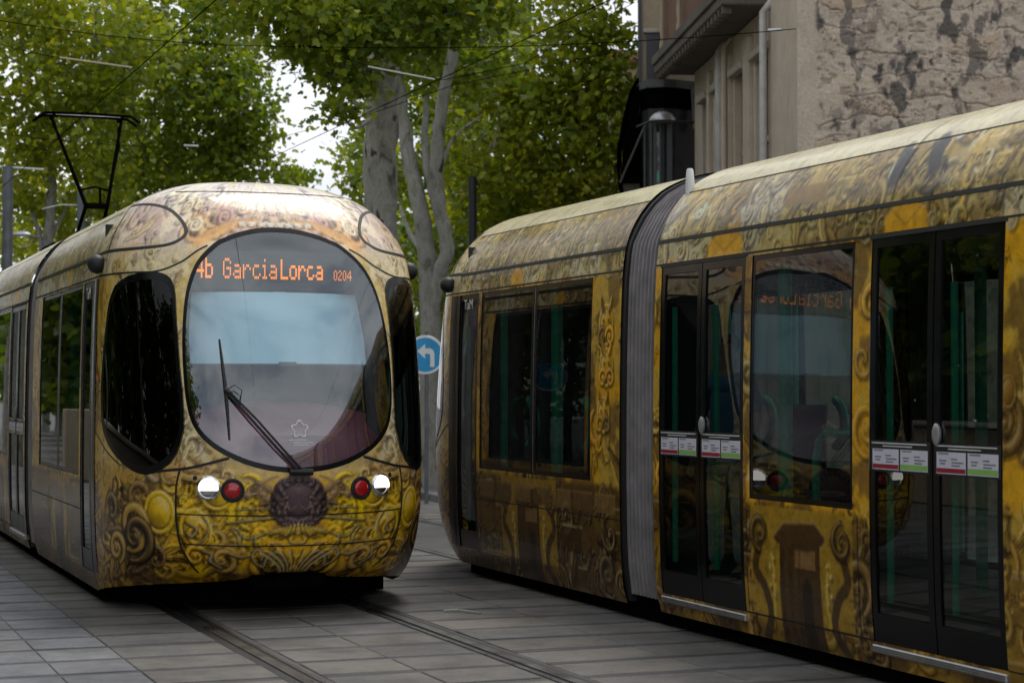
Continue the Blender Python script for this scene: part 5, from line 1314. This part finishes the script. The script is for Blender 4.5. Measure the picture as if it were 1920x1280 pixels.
# blue turn-left sign
sp_ = at(797, 665, 29.5); sg_ = empty('traffic_sign', (sp_.x, sp_.y, 0)); tag(sg_, 'round blue sign with a white arrow turning left, on a grey post', 'traffic sign')
MB().tube([(.02,.05,0),(.02,.05,sp_.z+.36)], .03, 10).build('post', M['galv'], sg_, True)
Ms = Matrix.Translation((0,0,sp_.z)) @ Matrix.Rotation(PI/2, 4, 'X')
MB().lathe([(.300,-.012),(.300,.0),(.296,.006)], 40, Ms).build('rim', simple('sign_white', (.80,.82,.82), .35, 0, .03), sg_)
MB().lathe([(.262,.007),(.262,.009)], 40, Ms).build('disc', M['blue_sign'], sg_)
ar = [(a*.74+.045, b*.86) for a, b in [(.135,-.215),(.135,.02),(.11,.085),(.05,.115),(-.06,.115),(-.06,.195),(-.225,.065),(-.06,-.065),(-.06,.02),(.02,.02),(.045,-.005),(.045,-.215)]]
MB().prism(ar, .010, .012, Ms).build('arrow', bpy.data.materials['sign_white'], sg_)

# ------------------------------------------------------------------ the other side of the boulevard, seen in the glass of the trams
for src, (x, y), rz, lab in ((T5, (-10.5, 13.5), 1.2, 'broad green plane on the esplanade beside the low pale wall'), (T4, (-11.0, 21.5), 2.4, 'slim forked plane on the esplanade behind the low pale wall'), (T5, (-14.5, 30.0), 3.7, 'broad green plane at the far end of the low pale wall'), (T3, (-9.5, 5.0), .7, 'bushy yellow-green plane at the near end of the low pale wall'), (T3, (-16, 41), .3, 'bushy yellow-green plane far along the esplanade')):
    o = copy_tree(src); o.location = (x, y, 0); o.rotation_euler = (0, 0, rz); tag(o, lab, 'tree', 'plane trees along the boulevard')
lw = empty('esplanade_wall', ct(-4.6, 8)); lw.rotation_euler = (0, 0, ANG); tag(lw, 'low pale stone wall along the esplanade', 'wall')
MB().bbox(-.2, .2, 0, 46, 0, 1.35, .03).build('wall_body', M['stone_warm'], lw); MB().bbox(-.28, .28, -.05, 46.05, 1.35, 1.47, .03).build('coping', M['limestone'], lw)

T8 = plane_tree('holm_oak', 'dense dark holm oak on the esplanade, out of view and mirrored in the tram glass',
  [([Vector((-15,14,-.1)), Vector((-15,14,1.5)), Vector((-14.9,14.1,3.5))], [.2,.17,.12])], [([Vector((-15,14,2)), Vector((-14.2,14.5,3.4))], [.08,.03])],
  [((-15,14,3.0),(2.6,2.6,1.9),120), ((-15,14,5.2),(2.9,2.9,2.2),130), ((-15,14,7.6),(2.2,2.2,1.6),70)], 'leaf_dark', 101, 24, .55, .34, 'holm oaks in a row on the esplanade')
for k in range(15):  # unseen row, dense enough to darken the reflections in the tram windows
    o = T8 if k == 0 else copy_tree(T8)
    o.location = ct(-8.6+.5*math.sin(k*2.3), 4+k*5.0); o.rotation_euler = (0, 0, k*1.9)
    z_ = 1+.10*math.sin(k*1.7); o.scale = (z_, z_, z_)

for k, (c_, t_) in enumerate(((-3.4,50),(-4.4,56),(-4.9,63),(-5.4,70),(-5.9,78),(-6.4,86))):  # unseen oaks added to keep sky out of the left tram's window reflections
    o = copy_tree(T8); o.location = ct(c_, t_); o.rotation_euler = (0, 0, k*2.2+.5)
cross_wall = MB().bbox(-4.4, -.2, 36, 36.4, 0, 1.45, .03).build('esplanade_wall', M['stone_warm']); cross_wall.rotation_euler = (0, 0, ANG); tag(cross_wall, 'short pale stone wall across the esplanade, out of view and mirrored in the tram glass', 'wall')  # unseen wall, turned across to put a pale band in the window reflections

# ------------------------------------------------------------------ passenger standing behind the first door of the departing tram
def skin_body(name, joints, edges, mat, parent, root=0, sub=2):
    me = bpy.data.meshes.new(name); me.from_pydata([j[:3] for j in joints], edges, []); me.update()
    o = link(name, me, None, parent); m1 = o.modifiers.new('skin', 'SKIN'); m1.use_smooth_shade = True
    sk = me.skin_vertices[0].data if me.skin_vertices else None
    if sk is None:
        bm = bmesh.new(); bm.from_mesh(me); bm.verts.layers.skin.verify(); bm.to_mesh(me); bm.free(); sk = me.skin_vertices[0].data
    for i, j in enumerate(joints):
        r = j[3]; sk[i].radius = (r, j[4] if len(j) > 4 else r); sk[i].use_root = (i == root)
    m2 = o.modifiers.new('subsurf', 'SUBSURF'); m2.levels = 1; m2.render_levels = sub
    me.materials.append(mat); return o
pe_ = empty('person', (0, 0, 0)); pe_.location = tramB.matrix_basis @ Vector((-.98, -6.50, .395)); pe_.rotation_euler = (0, 0, ANG+PI/2+.5)
tag(pe_, 'standing passenger in a blue top and pale trousers behind the tram door', 'person')
skinm = simple('skin', (.42,.25,.17), .5); shirt = simple('blue_cotton', (.10,.22,.38), .8); trs = simple('pale_trousers', (.52,.60,.64), .8); hairm = simple('dark_hair', (.02,.014,.010), .6); shoe = simple('dark_shoe', (.02,.02,.022), .5)
J = [(0,0,.93,.13,.10),(0,0,1.12,.125,.095),(0,0,1.34,.15,.10),(0,0,1.44,.10,.07),(0,.01,1.52,.05),(0,.015,1.60,.075,.085),(0,.02,1.70,.075,.095)]
Ed = [(0,1),(1,2),(2,3),(3,4),(4,5),(5,6)]
for s in (-1, 1):
    b = len(J); J += [(s*.10,0,.86,.085),(s*.11,.01,.48,.055),(s*.11,-.01,.09,.038),(s*.12,.13,.035,.030)]; Ed += [(0,b),(b,b+1),(b+1,b+2),(b+2,b+3)]
    b = len(J); J += [(s*.19,0,1.39,.055),(s*.24,-.02,1.13,.040),(s*.22,.10,.92,.028),(s*.215,.13,.86,.030,.018)]; Ed += [(3,b),(b,b+1),(b+1,b+2),(b+2,b+3)]
    for k, (dx, L) in enumerate(((-.030,.060),(-.010,.072),(.010,.068),(.028,.054))):
        q = len(J); J += [(s*.215+dx*.9,.15,.80,.009),(s*.215+dx,.165,.80-L*.55,.008),(s*.215+dx,.160,.80-L,.007)]; Ed += [(b+3,q),(q,q+1),(q+1,q+2)]
    q = len(J); J += [(s*.175,.16,.85,.010),(s*.165,.175,.81,.008)]; Ed += [(b+3,q),(q,q+1)]
skin_body('body', J, Ed, skinm, pe_)
skin_body('shirt', [(0,0,.90,.145,.115),(0,0,1.12,.14,.11),(0,0,1.34,.165,.115),(0,0,1.44,.115,.085)]+[q for s in (-1,1) for q in ((s*.19,0,1.39,.068),(s*.235,-.015,1.17,.058))], [(0,1),(1,2),(2,3),(3,4),(4,5),(3,6),(6,7)], shirt, pe_)
skin_body('trousers', [(0,0,.96,.140,.112),(0,0,.88,.145,.115)]+[q for s in (-1,1) for q in ((s*.10,0,.78,.092),(s*.11,.01,.48,.072),(s*.11,-.01,.10,.062))], [(0,1),(1,2),(2,3),(3,4),(1,5),(5,6),(6,7)], trs, pe_)
skin_body('hair', [(0,-.01,1.75,.075,.085),(0,-.045,1.68,.080,.060),(0,-.05,1.60,.055,.04)], [(0,1),(1,2)], hairm, pe_)
for s in (-1, 1):
    MB().lathe([(.006,-.008),(.008,0),(.002,.007)], 8, Matrix.Translation((s*.030,.112,1.665)) @ Matrix.Rotation(-PI/2, 4, 'X')).build('eye', hairm, pe_)
    skin_body('shoe', [(s*.11,-.02,.05,.052,.045),(s*.12,.08,.040,.048,.036),(s*.125,.17,.030,.040,.026)], [(0,1),(1,2)], shoe, pe_)
MB().add([(-.014,.105,1.625),(.014,.105,1.625),(0,.135,1.63),(0,.108,1.67)], [(0,1,2),(1,3,2),(3,0,2)]).build('nose', skinm, pe_)
